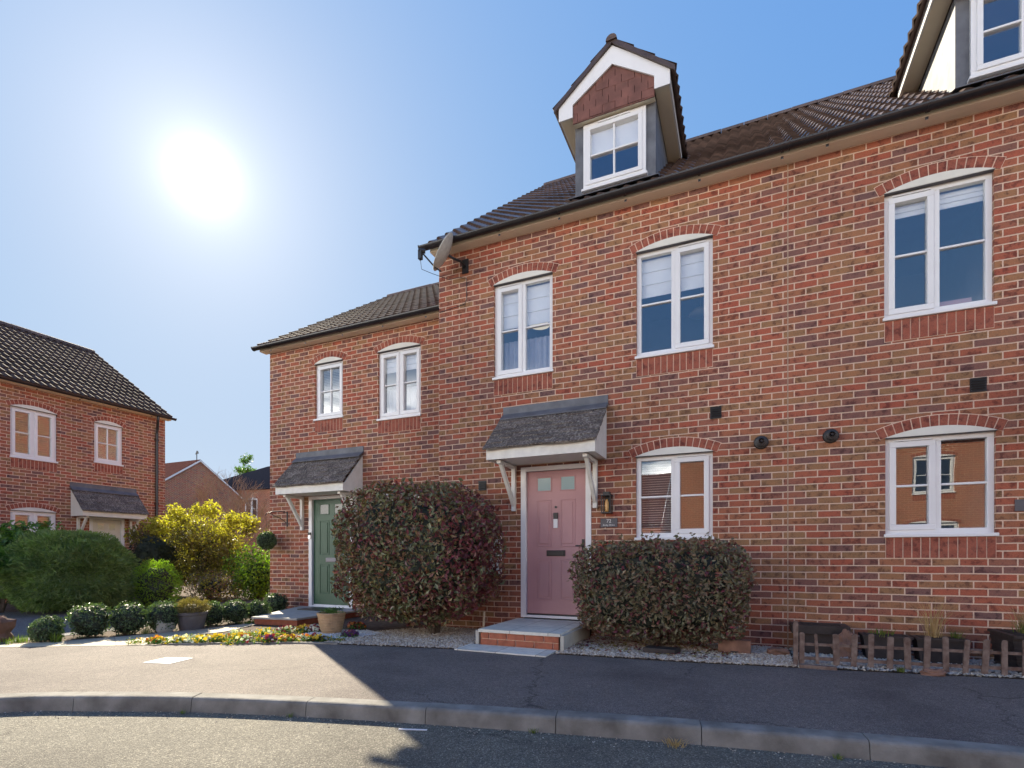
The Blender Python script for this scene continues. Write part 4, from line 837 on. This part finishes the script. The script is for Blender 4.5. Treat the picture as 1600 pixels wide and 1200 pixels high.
# big soft conifer hedge, lime shrub, golden tree, dark shrub
shrub('conifer_bush', 'broad soft green conifer bush in front of the left house', 'bush', (-11.85, 5.80, .73), (.95, .96, .82), 26000, .10, ['yew'], 2.5, 31, .16, .22, .05, scale=.80, aspect=.2, jitter=.45, spiky=True, cmat='yew')
shrub('lime_shrub', 'small bright lime green shrub at the right foot of the conifer bush', 'shrub', (-10.95, 6.85, .42), (.36, .45, .52), 4200, .06, ['lime'], 2, 33, .2, .4, .02, scale=.7, aspect=.25, spiky=True, jitter=.5)
shrub('laurel_shrub', 'leafy mid green shrub on bare stems at the left edge', 'shrub', (-12.75, 5.35, 1.18), (.85, .8, .46), 4200, .12, ['mid'], 2, 35, .3, .7, .4, scale=.35, nst=12, base=(-12.5, 5.0, 0), extra=blob_pts((-11.9, 4.55, .95), (.35, .3, .3), 500, 2, 36, .3, .9))
ex = []
for k in range(26):
    a = random.uniform(0, 6.28); rr = random.uniform(.2, 1.0); cc = (-12.35+math.cos(a)*rr*1.15, 9.0+math.sin(a)*rr*1.25, random.uniform(.6, 2.0)-.35*rr); ex.append(blob_pts(cc, (.42, .42, .34), 420, 2, 40+k, .2, .8))
for k in range(14):
    s = -1.3+k*.2+random.uniform(-.05, .05); cc = (-12.35+s*.45+random.uniform(-.3, .3), 9.0+s, 2.05-.25*s*s+random.uniform(-.12, .18)); ex.append(blob_pts(cc, (.2, .2, .24), 260, 2, 80+k, .25, .9))
ex = (np.concatenate([e[0] for e in ex]), np.concatenate([e[1] for e in ex]))
def gf(P): n_ = len(P); m = np.zeros(n_, int); m[(P[:, 2] < 1.75+.2*np.sin(P[:, 0]*4+P[:, 1]*3)) & (rng.uniform(0, 1, n_) < .8)] = 1; m[(P[:, 1] > 10.1) & (P[:, 2] < 1.4) & (rng.uniform(0, 1, n_) < .6)] = 2; return m
shrub('golden_tree', 'golden yellow leaved small tree between the two houses', 'tree', (-12.35, 9.0, 1.1), (.75, .8, .85), 2500, .075, ['gold', 'bronze', 'lime'], 2, 37, .25, .6, .02, scale=.35, midf=gf, extra=ex, nst=12, base=(-12.3, 9.0, 0))
shrub('dark_evergreen', 'dark evergreen shrub below the downpipe of the left house', 'shrub', (-13.9, 8.9, .95), (.55, .8, .85), 4500, .07, ['dark'], 2.3, 39, .15, .3, .02, scale=.8)
# background planting strip behind the path
shrub('low_green_shrub', 'low sunlit green shrub beside the brick corner of the green door house', 'shrub', (-10.75, 9.2, .55), (.75, .7, .62), 5200, .08, ['lime', 'mid'], 2, 53, .3, .6, .02, scale=.4, midf=lambda P: (rng.uniform(0, 1, len(P)) < .5).astype(int))
shrub('low_brown_shrub', 'low brown and yellow shrub under the golden tree', 'shrub', (-11.2, 8.3, .35), (.7, .55, .38), 2600, .06, ['gold', 'photinia'], 2, 57, .3, .6, .02, scale=.4, midf=lambda P: (rng.uniform(0, 1, len(P)) < .6).astype(int))
# bare tree
def branches(q, p, d, l_, r_, depth):
    e = p+d*l_; m_ = p.lerp(e, .5)+Vector((random.uniform(-1, 1), random.uniform(-1, 1), random.uniform(-1, 1)))*l_*.06
    q.tube([p, m_, e], [r_, r_*.85, r_*.65], 5 if depth > 2 else 4, cap=False)
    if depth == 0: return
    for k in range(3 if depth > 1 else 3):
        nd = (d+Vector((random.uniform(-1, 1), random.uniform(-1, 1), random.uniform(-.35, .75)))*.75).normalized(); branches(q, p.lerp(e, random.uniform(.6, 1)), nd, l_*random.uniform(.6, .82), r_*.6, depth-1)
t = thing('bare_tree', (-15.85, 12.7, 0), 'bare branching tree with pale twigs in front of the far houses', 'tree'); q = MB(); q.tube([(-15.85, 12.7, 0), (-15.8, 12.7, 1.1)], [.09, .07], 8); q.build('trunk', 'bark', t)
q = MB(); random.seed(22)
for k in range(5): branches(q, Vector((-15.8, 12.7, 1.0+.12*k)), Vector((math.cos(k*1.3)*.6, math.sin(k*1.3)*.6, .8)).normalized(), 1.0, .035, 5)
q.build('branch', 'twig', t)
# far tree top
t = thing('far_tree', (-48.4, 39.9, 0), 'tall tree with sparse leafy top showing behind the dark roof', 'tree'); q = MB(); q.tube([(-48.4, 39.9, 0), (-48.4, 39.9, 10.5)], [.25, .1], 8); q.build('trunk', 'bark', t)
P = []; 
for k in range(14): P.append(blob_pts((-48.4+random.uniform(-1.2, 1.2), 39.9+random.uniform(-1.2, 1.2), 10.3+random.uniform(-.9, 1.5)), (.55, .55, .5), 130, 2, 90+k, .2, .9))
leaves('crown', np.concatenate([p[0] for p in P]), np.concatenate([p[1] for p in P]), .22, ['mid'], t)

# potted plants
def pot(name, label, c, prof, matk, plantf, cat='plant pot'):
    t = thing(name, c, label, cat); q = MB(); q.lathe(c, prof, 32); q.build('pot', matk, t, smooth=False); plantf(t); return t
H = .27; c = (-5.01, 5.42, .02)
pr = [(.12, 0), (.13, .01)]
for k in range(12): z = .02+k*.018; pr.append((.13+.045*(k/11)**.8+(.004 if k % 2 else 0), z))
pr += [(.178, .235), (.186, .24), (.19, .262), (.183, .27), (.165, .268), (.16, .24), (.02, .235)]
def pf(t):
    P, Nn = blob_pts((-5.01, 5.42, .30), (.15, .15, .06), 260, 2, 5, .3, .9); leaves('plant', P, Nn, .04, ['mid', 'photinia'], t, aspect=.3)
pot('plant_pot', 'beige ribbed round pot between the green door step and the big bush', c, pr, 'claypot', pf)
q = MB(); q.lathe((-5.01, 5.42, 0), [(.26, 0), (.27, .01), (.25, .019)], 14); tag(q.build('stepping_stone', 'slab'), 'round flat stone under the beige ribbed pot', 'stone')
def pf2(t):
    P, Nn = blob_pts((-7.17, 4.98, .31), (.23, .23, .13), 2400, 2, 5, .2, .5); leaves('plant', P, Nn, .045, ['heather'], t, aspect=.18, spiky=True, jitter=.4, core=core_mesh((-7.17, 4.98, .28), (.2, .2, .1), idx=0))
pot('heather_pot', 'grey tapered pot holding dry yellow heather among the box balls', (-7.17, 4.98, 0), [(.15, 0), (.19, .2), (.205, .21), (.21, .25), (.19, .25), (.18, .22), (.02, .22)], 'greypot', pf2)
# rocks
def rock(c, s, name, label, matk='rock', seed=1):
    v, f, _ = core_mesh(c, s, 2.4, seed, .25, 1, 0); o = link_mesh(name, v, f, None, [matk], smooth=False); tag(o, label, 'rock'); return o
rock((-8.32, 3.28, .1), (.17, .17, .22), 'rock', 'brown boulder at the left edge beside the path', seed=4)
rock((1.53, 5.62, .02), (.09, .05, .04), 'rock', 'flat brown stone lying in front of the picket fence', seed=6)
rock((.98, 6.22, .1), (.10, .07, .16), 'rock', 'leaning brown stone behind the pickets left of the black troughs', seed=9)
rock((.36, 6.1, .03), (.1, .07, .05), 'rock', 'small reddish stone on the gravel by the fence end', seed=12)
rock((-7.22, 4.65, .08), (.05, .12, .13), 'rock', 'pale upright stone beside the grey heather pot', 'slab', 15)
# flowers
def pansies(x, y, r_, n_, mats, label, h=.07):
    t = thing('pansy_clump', (x, y, 0), label, 'flowers', 'pansy clumps in the front bed')
    P, Nn = blob_pts((x, y, h*.45), (r_, r_*.8, h*.7), int(n_*5), 2, int(abs(x*100)), .25, .9, .0); leaves('leaf', P, Nn+np.array((0, 0, 1)), .03, ['mid'], t)
    P, Nn = blob_pts((x, y, h*.6), (r_, r_*.8, h*.8), n_, 2, int(abs(x*90)), .2, .35, h*.4); mi = rng.integers(0, len(mats), len(P)); leaves('flower', P, Nn*0+np.array((.3, -.8, .6)), .042, mats, t, aspect=1.0, fold=.1, midx=mi, jitter=.4)
fl = [(-6.35, 3.98, .12, 60, ['py', 'po'], 'yellow orange pansies at the left tip of the bed'), (-5.93, 4.22, .17, 150, ['py', 'pw'], 'broad clump of yellow pansies second from the left'), (-5.66, 4.52, .15, 120, ['py', 'py', 'po'], 'deep yellow pansy clump behind the pale ones'),
      (-5.43, 4.42, .12, 60, ['pw', 'pr'], 'cream and dark red pansies low in the middle of the bed'), (-5.72, 4.95, .13, 80, ['pw', 'py'], 'pale cream pansies at the back of the path edge'), (-5.63, 5.22, .12, 60, ['pr', 'pw'], 'wine red pansies below the stone step'),
      (-5.50, 5.45, .14, 110, ['py', 'py', 'po'], 'bright yellow pansies against the low brick step'), (-5.30, 5.45, .16, 130, ['pw', 'pw', 'pr'], 'large white pansy clump right of the yellow one at the step'), (-5.18, 4.55, .10, 60, ['pr', 'pp'], 'dark red pansies at the front edge of the bed'),
      (-5.02, 4.68, .11, 70, ['po', 'py'], 'orange and yellow pansies between dark red ones'), (-4.86, 4.80, .10, 60, ['pw', 'po'], 'cream pansies near the white pebbles'), (-4.72, 4.86, .10, 50, ['pr', 'py'], 'red and yellow pansies at the right end of the sunny bed'),
      (-5.05, 5.95, .14, 90, ['pr', 'po'], 'shaded orange red cyclamen between step and beige pot'), (-4.55, 5.25, .13, 80, ['pp', 'pr'], 'shaded purple violas at the foot of the big bush')]
for a in fl: pansies(*a)
gc = np.concatenate([blob_pts((x_, y_, .02), (.13, .1, .05), 120, 2, k_, .3, .9, .0) [0] for k_, (x_, y_) in enumerate([(-6.55, 3.88), (-6.2, 4.05), (-6.05, 4.12), (-5.75, 4.3), (-5.6, 4.36), (-5.5, 4.3), (-5.3, 4.5), (-5.2, 4.52), (-5.05, 4.62), (-4.95, 4.72), (-4.8, 4.78), (-5.85, 4.6), (-5.75, 4.75), (-5.68, 5.05), (-5.6, 5.35), (-5.4, 5.3), (-5.2, 5.75), (-4.65, 4.9), (-4.5, 4.95), (-5.9, 4.9), (-6.0, 5.2), (-6.3, 4.4), (-5.45, 4.95)])])
tag(leaves('ground_cover', gc, np.tile((0, 0, 1.0), (len(gc), 1)), .032, ['mid', 'bronze', 'py'], midx=rng.choice([0, 0, 0, 1, 2], len(gc)), jitter=.8), kind='stuff')
for a_ in [(-6.1, 4.1, .10, 60, ['py', 'pw'], 'small yellow pansy tuft between the first two clumps from the left'), (-5.78, 4.34, .11, 70, ['py'], 'pure yellow pansies in front of the deep yellow clump'), (-5.3, 4.62, .10, 60, ['py', 'pr'], 'mixed yellow and wine pansies just behind the front edging'), (-5.9, 4.72, .11, 60, ['pw'], 'all white pansies by the path behind the yellow clumps')]: pansies(*a_)
# grass tufts
def tuft(name, label, c, r_, h, n_, matk, cat, parent=None, spread=.5, width=.006):
    v = []; f = []
    for k in range(n_):
        a = random.uniform(0, 6.28); rr = random.uniform(0, r_); b = Vector((c[0]+math.cos(a)*rr, c[1]+math.sin(a)*rr, c[2])); hh = h*random.uniform(.5, 1); a2 = a+random.uniform(-.8, .8); sp_ = spread*random.uniform(.2, 1)*hh
        m_ = b+Vector((math.cos(a2)*sp_*.3, math.sin(a2)*sp_*.3, hh*.6)); tp = b+Vector((math.cos(a2)*sp_, math.sin(a2)*sp_, hh)); w_ = Vector((-math.sin(a2), math.cos(a2), 0))*width*.5; i = len(v)
        if random.random() < .5: w_ = Vector((width*.5, 0, 0))
        v += [b-w_, b+w_, m_+w_*.8, m_-w_*.8, tp]; f += [[i, i+1, i+2, i+3], [i+3, i+2, i+4]]
    o = link_mesh(name, [tuple(p) for p in v], f, None, [matk], parent, fix=False)
    if parent is None: tag(o, label, cat)
    return o
tuft('grass_tuft', 'green weed tuft by the boulder at the left edge', (-7.95, 3.35, 0), .18, .1, 160, 'grass', 'grass')
tuft('grass_tuft', 'green spiky tuft before the leftmost box ball', (-7.55, 3.55, 0), .05, .16, 40, 'grass', 'grass', spread=.8, width=.012)
tuft('grass_tuft', 'small grass tuft between third and fourth box balls', (-7.28, 4.42, 0), .08, .1, 70, 'grass', 'grass')
tuft('grass_tuft', 'tiny weed growing at the picket fence foot', (1.30, 5.62, .01), .03, .05, 40, 'grass', 'grass')
tuft('grass_tuft', 'short grass beneath the box balls near the stone step', (-6.95, 5.75, 0), .15, .06, 160, 'grass', 'grass')

# ------------------------------------------------------------- fence, troughs and gravel on the right
fa, fb_ = Vector((.50, 5.62, 0)), Vector((4.6, 6.05, 0)); fd_ = (fb_-fa).normalized(); ang = math.atan2(fd_.y, fd_.x); FF = Frame((fa.x, fa.y), ang)
t = thing('picket_fence', (fa.x, fa.y, 0), 'low brown weathered wooden picket edging fence along the right gravel bed', 'fence')
q = MB(FF); q.box(.0, 4.1, .012, .03, .19, .215); q.box(0, 4.1, .012, .03, .055, .085); q.build('rail', 'wood', t)
random.seed(3)
for k in range(29):
    u = .01+k*.141+random.uniform(-.006, .006); tl = random.uniform(-.02, .02); h = random.uniform(.305, .33); w_ = random.uniform(.038, .052) if k != 1 else .026
    q = MB(FF); q.prism([(u, 0), (u+w_, 0), (u+w_+tl, h-.01), (u+w_*.75+tl, h), (u+w_*.25+tl, h), (u+tl, h-.01)], 'd', -.006, .011); q.build('picket', 'wood', t, bevel=.003)
q = MB(); q.box(.46, .5, 5.60, 5.64, 0, .42); q.build('post', 'wood', t); 
q = MB(); q.box(.50, .80, 5.50, 5.56, 0, .03); tag(q.build('timber_edging', 'wood'), 'short brown timber edging plank at the left end of the fence', 'plank')
q = MB(); q.box(.54, .98, 6.30, 6.56, 0, .22); q.box(.50, 1.03, 6.27, 6.58, .221, .31); q.box(.60, .96, 6.33, 6.5, .311, .315, 1)
tag(q.build('garden_box', ['trough', 'soil'], bevel=.01), 'dark lidded wooden garden box behind the left pickets', 'box')
def trough(u0, u1, y0, y1, h, label, matk='trough', name='trough_planter'):
    q = MB(); q.prism([(u0+.03, 0), (u1-.03, 0), (u1, h), (u0, h)], 'd', y0+.02, y1-.02); q.box(u0-.01, u1+.01, y0, y1, h, h+.02); q.box(u0+.03, u1-.03, y0+.03, y1-.03, h+.02, h+.024, 1)
    t = thing(name, ((u0+u1)/2, (y0+y1)/2, 0), label, 'planter', 'planters behind the picket fence'); q.build('planter_body', [matk, 'soil'], t); return t
t = trough(1.13, 1.53, 6.20, 6.42, .225, 'black trough planter with sparse green sprigs, left of two behind the pickets'); tuft('plant', '', (1.3, 6.3, .235), .12, .09, 60, 'grass', '', t, .8)
t = trough(1.57, 1.97, 6.20, 6.42, .225, 'black trough planter holding tall dry straw grass behind the pickets'); tuft('plant', '', (1.72, 6.3, .235), .06, .42, 90, 'straw', '', t, .75, .0045); tuft('plant', '', (1.9, 6.3, .235), .06, .1, 40, 'grass', '', t, .8)
t = thing('woven_planter', (2.5, 6.2, 0), 'dark woven planter with grassy plant at the right edge', 'planter', 'planters behind the picket fence'); q = MB()
for k in range(11): o_ = .005*(k % 2); q.box(2.24-.012*k/3-o_, 2.78+.012*k/3+o_, 5.98-o_, 6.45+o_, k*.028, k*.028+.026)
q.box(2.19, 2.83, 5.95, 6.48, .31, .335, 0); q.box(2.24, 2.78, 6.0, 6.43, .336, .34, 1); q.build('planter_body', ['trough', 'soil'], t); tuft('plant', '', (2.45, 6.2, .33), .14, .3, 170, 'straw', '', t, .9, .004); tuft('plant', '', (2.42, 6.2, .33), .14, .12, 160, 'grass', '', t, .9)
q = MB(); q.box(-.22, .10, 5.98, 6.12, .0, .15); q.box(-.1, -.02, 5.975, 5.99, .01, .035, 1); tag(q.build('concrete_block', ['rock', 'black'], bevel=.004), 'brown rectangular block under the right end of the clipped hedge', 'block')
q = MB(); q.prism([(-.95, 5.62), (-.62, 5.60), (-.58, 5.78), (-.92, 5.80)], 'z', .02, .07); tag(q.build('plastic_tray', 'trough', bevel=.004), 'low black plastic tray lying under the clipped hedge', 'tray')
q = MB(); q.tube([(-3.02, 5.98, 0), (-3.01, 5.98, .33)], .017, 8); tag(q.build('wooden_stake', 'palewood'), 'short pale wooden stake beside the tiled doorstep', 'stake')
# manhole cover and litter
q = MB(); q.prism([(-5.32, 3.20), (-5.02, 3.27), (-5.08, 3.55), (-5.37, 3.47)], 'z', -.01, .004); tag(q.build('manhole_cover', 'cover'), 'small pale square access cover set in the sunny pavement', 'access cover')
q = MB(); q.prism([(-2.06, 2.84), (-1.88, 2.90), (-1.885, 2.915), (-2.065, 2.855)], 'z', -.107, -.102); tag(q.build('plastic_strip', 'litter'), 'thin white plastic strip lying in the gutter by the kerb', 'litter')

def inpoly(P, poly):
    x, y = P[:, 0], P[:, 1]; r_ = np.zeros(len(P), bool); j = len(poly)-1
    for i in range(len(poly)):
        xi, yi = poly[i]; xj, yj = poly[j]; r_ ^= ((yi > y) != (yj > y)) & (x < (xj-xi)*(y-yi)/(yj-yi+1e-12)+xi); j = i
    return r_
def scatter(poly, n_, z):
    a = np.array(poly); P = rng.uniform(a.min(0), a.max(0), (n_*3, 2)); P = P[inpoly(P, poly)][:n_]; return np.column_stack([P, np.full(len(P), z)+rng.uniform(0, .012, len(P))])
bedL = [(-4.55, 4.78), (-3.6, 4.97), (-2.92, 5.08), (-2.88, 5.4), (-2.87, 6.55), (-4.0, 6.55), (-4.4, 6.1), (-4.7, 5.5)]
bedM = [(-1.80, 5.27), (-.56, 5.37), (.47, 5.52), (.47, 6.58), (-1.76, 6.58)]
bedR = [(.5, 5.52), (.77, 5.56), (2.18, 5.77), (4, 5.89), (4, 6.58), (.5, 6.58)]
tag(pebbles('gravel', np.concatenate([scatter(bedL, 9000, .004), scatter(bedM, 15000, .004)]), .016, 'gravel'), kind='stuff')
tag(pebbles('gravel', scatter(bedR, 8000, .004), .018, 'slatechip'), kind='stuff')
for bd in (bedL, bedM, bedR): flat('gravel_bed', bd, .002, 'earth')
bedP = [(-5.1, 4.86), (-4.66, 4.98), (-4.45, 5.2), (-4.35, 5.65), (-4.7, 5.8), (-5.2, 5.65), (-5.3, 5.2)]
flat('white_bed', bedP, .004, 'pebble'); tag(pebbles('white_pebbles', scatter(bedP, 3600, .008), .014, 'pebble'), kind='stuff')
P = scatter([(-2.0, 5.5), (-.1, 5.5), (-.1, 6.4), (-2.0, 6.4)], 500, .018); tag(leaves('leaf_litter', P, np.tile((0, 0, 1.0), (len(P), 1)), .05, ['photred', 'heather'], midx=rng.integers(0, 2, len(P)), jitter=.3), 'fallen brown leaves', None, None, 'stuff')
tuft('dry_weed', 'dried straw coloured weed clump in the gutter by a kerb joint', (-.36, 3.27, -.105), .07, .05, 70, 'straw', 'weed', None, 1.6, .004)
for x_, y_, lb in ((-2.92, 2.76, 'tiny green weed at the sunny kerb before the shadow edge'), (-1.22, 3.13, 'tiny green weed at the shaded kerb below the pink door'), (.5, 3.42, 'tiny green weed at the shaded kerb below the picket fence end'), (-3.7, 2.5, 'tiny green weed at the sunny kerb left of the beige pot')): tuft('kerb_weed', lb, (x_, y_, -.105), .03, .035, 24, 'grass', 'weed', None, 1.0, .004)['group'] = 'weeds in the kerb joints'
# grit along the kerb
gp = []
for k in range(1600):
    s = random.uniform(0, cum[-1]); f = at(K, s)
    if -5.5 < f[0] < 2: gp.append((f[0]+random.uniform(-.02, .02), f[1]-abs(random.gauss(.04, .06))-.015, -.104))
tag(pebbles('kerb_grit', gp, .006, 'gravel'), kind='stuff')

# ------------------------------------------------------------- distant houses
def far_house(name, label, F, u0, u1, eave, d_r, z_r, wins, tile, brick, hip=False, over=.1):
    cx = F(((u0+u1)/2, d_r, 0)); t = thing(name, (cx[0], cx[1], 0), label, 'house'); db = 2*d_r
    mb = MB(F); wall_front(mb, u0, u1, -.1, eave, [(w_[0], w_[1], w_[2]+.03, w_[3]) for w_ in wins])
    for u in (u0, u1): mb.poly([(u, 0, -.1), (u, db, -.1), (u, db, eave)]+([] if hip else [(u, d_r, z_r-.05)])+[(u, 0, eave)])
    mb.poly([(u0, db, -.1), (u1, db, -.1), (u1, db, eave), (u0, db, eave)]); mb.build('wall', brick, t)
    r_ = MB(F); o = .25; A, B = (u0-over, u1+over)
    if hip:
        h = d_r; a = [(A, -o, eave), (B, -o, eave), (B, db+o, eave), (A, db+o, eave)]; e, g_ = (u0+h, d_r, z_r), (u1-h, d_r, z_r)
        r_.poly([a[0], a[1], g_, e]); r_.poly([a[2], a[3], e, g_]); r_.poly([a[3], a[0], e]); r_.poly([a[1], a[2], g_])
    else:
        r_.prism([(-o, eave-.05), (d_r, z_r), (db+o, eave-.05), (db+o, eave-.13), (d_r, z_r-.1), (-o, eave-.13)], 'u', A, B)
    ro = r_.build('roof', tile, t)
    if not hip:
        for u in (A-.02, B): b = MB(F); b.prism([(-o-.01, eave-.08), (d_r, z_r-.03), (db+o+.01, eave-.08), (db+o+.01, eave-.2), (d_r, z_r-.16), (-o-.01, eave-.2)], 'u', u, u+.02); b.build('verge_board', 'upvc', ro)
    for w_ in wins: window(t, F, *w_[:4], w_[4], rise=.08, simplewin=True)
    return t
FG = Frame((-36.0, 21.1), 0)                       # ridge along X, gable faces right
far_house('brick_house', 'distant red brick house with plain gable end and weather vane', Frame((0, 21.1)), -48, -36.0, 4.9, 4.5, 8.1, [], 'farroof', 'brick')
v = MB(); v.tube([(-36.3, 25.6, 8.0), (-36.3, 25.6, 8.75)], .03, 6); v.prism([(-36.45, 8.5), (-36.1, 8.55), (-36.2, 8.75), (-36.35, 8.65)], 'd', 25.58, 25.62)
tag(v.build('weather_vane', 'black'), 'small dark weather vane on the far gable apex', 'weather vane')
q = MB(); q.box(-35.99, -35.9, 24.3, 25.0, 2.2, 3.4); o = q.build('window', 'upvc', bpy.data.objects['brick_house'])
FH = Frame((-42.0, 28.4), R(8))
far_house('brick_house', 'distant brick house with dark hipped roof behind the bare tree', FH, 0, 16, 6.3, 4.5, 9.0, [(6.2, 7.4, 4.0, 5.6, '2B'), (8.6, 10.2, 4.0, 5.6, '2B'), (12, 13.2, 4.0, 5.6, '2B')], 'darktile', 'orange_brick', hip=True)
# the houses across the road, facing these ones
FO = Frame((14.0, -9.0), math.pi)
o1 = far_house('brick_house', 'brick house across the road, reflected in the right ground floor windows', FO, 0, 16.6, 5.3, 4.2, 8.2, [(7.2, 8.6, .95, 2.2, '2B'), (7.3, 8.5, 3.2, 4.5, '2B'), (2, 3.2, 3.2, 4.5, '2B'), (2, 3.2, .95, 2.2, '2B'), (12.5, 13.7, 3.3, 4.5, '2B')], 'farroof', 'orange_brick')
o2 = far_house('brick_house', 'brick house with low sloping roof beyond the road corner, seen in reflection', Frame((-4.0, -16), math.pi), 0, 9, 3.0, 4, 6.2, [(5.5, 6.7, 1.0, 2.2, '2B')], 'farroof', 'orange_brick')
print('scene done', sum(len(o.data.polygons) for o in bpy.data.objects if o.type == 'MESH'))
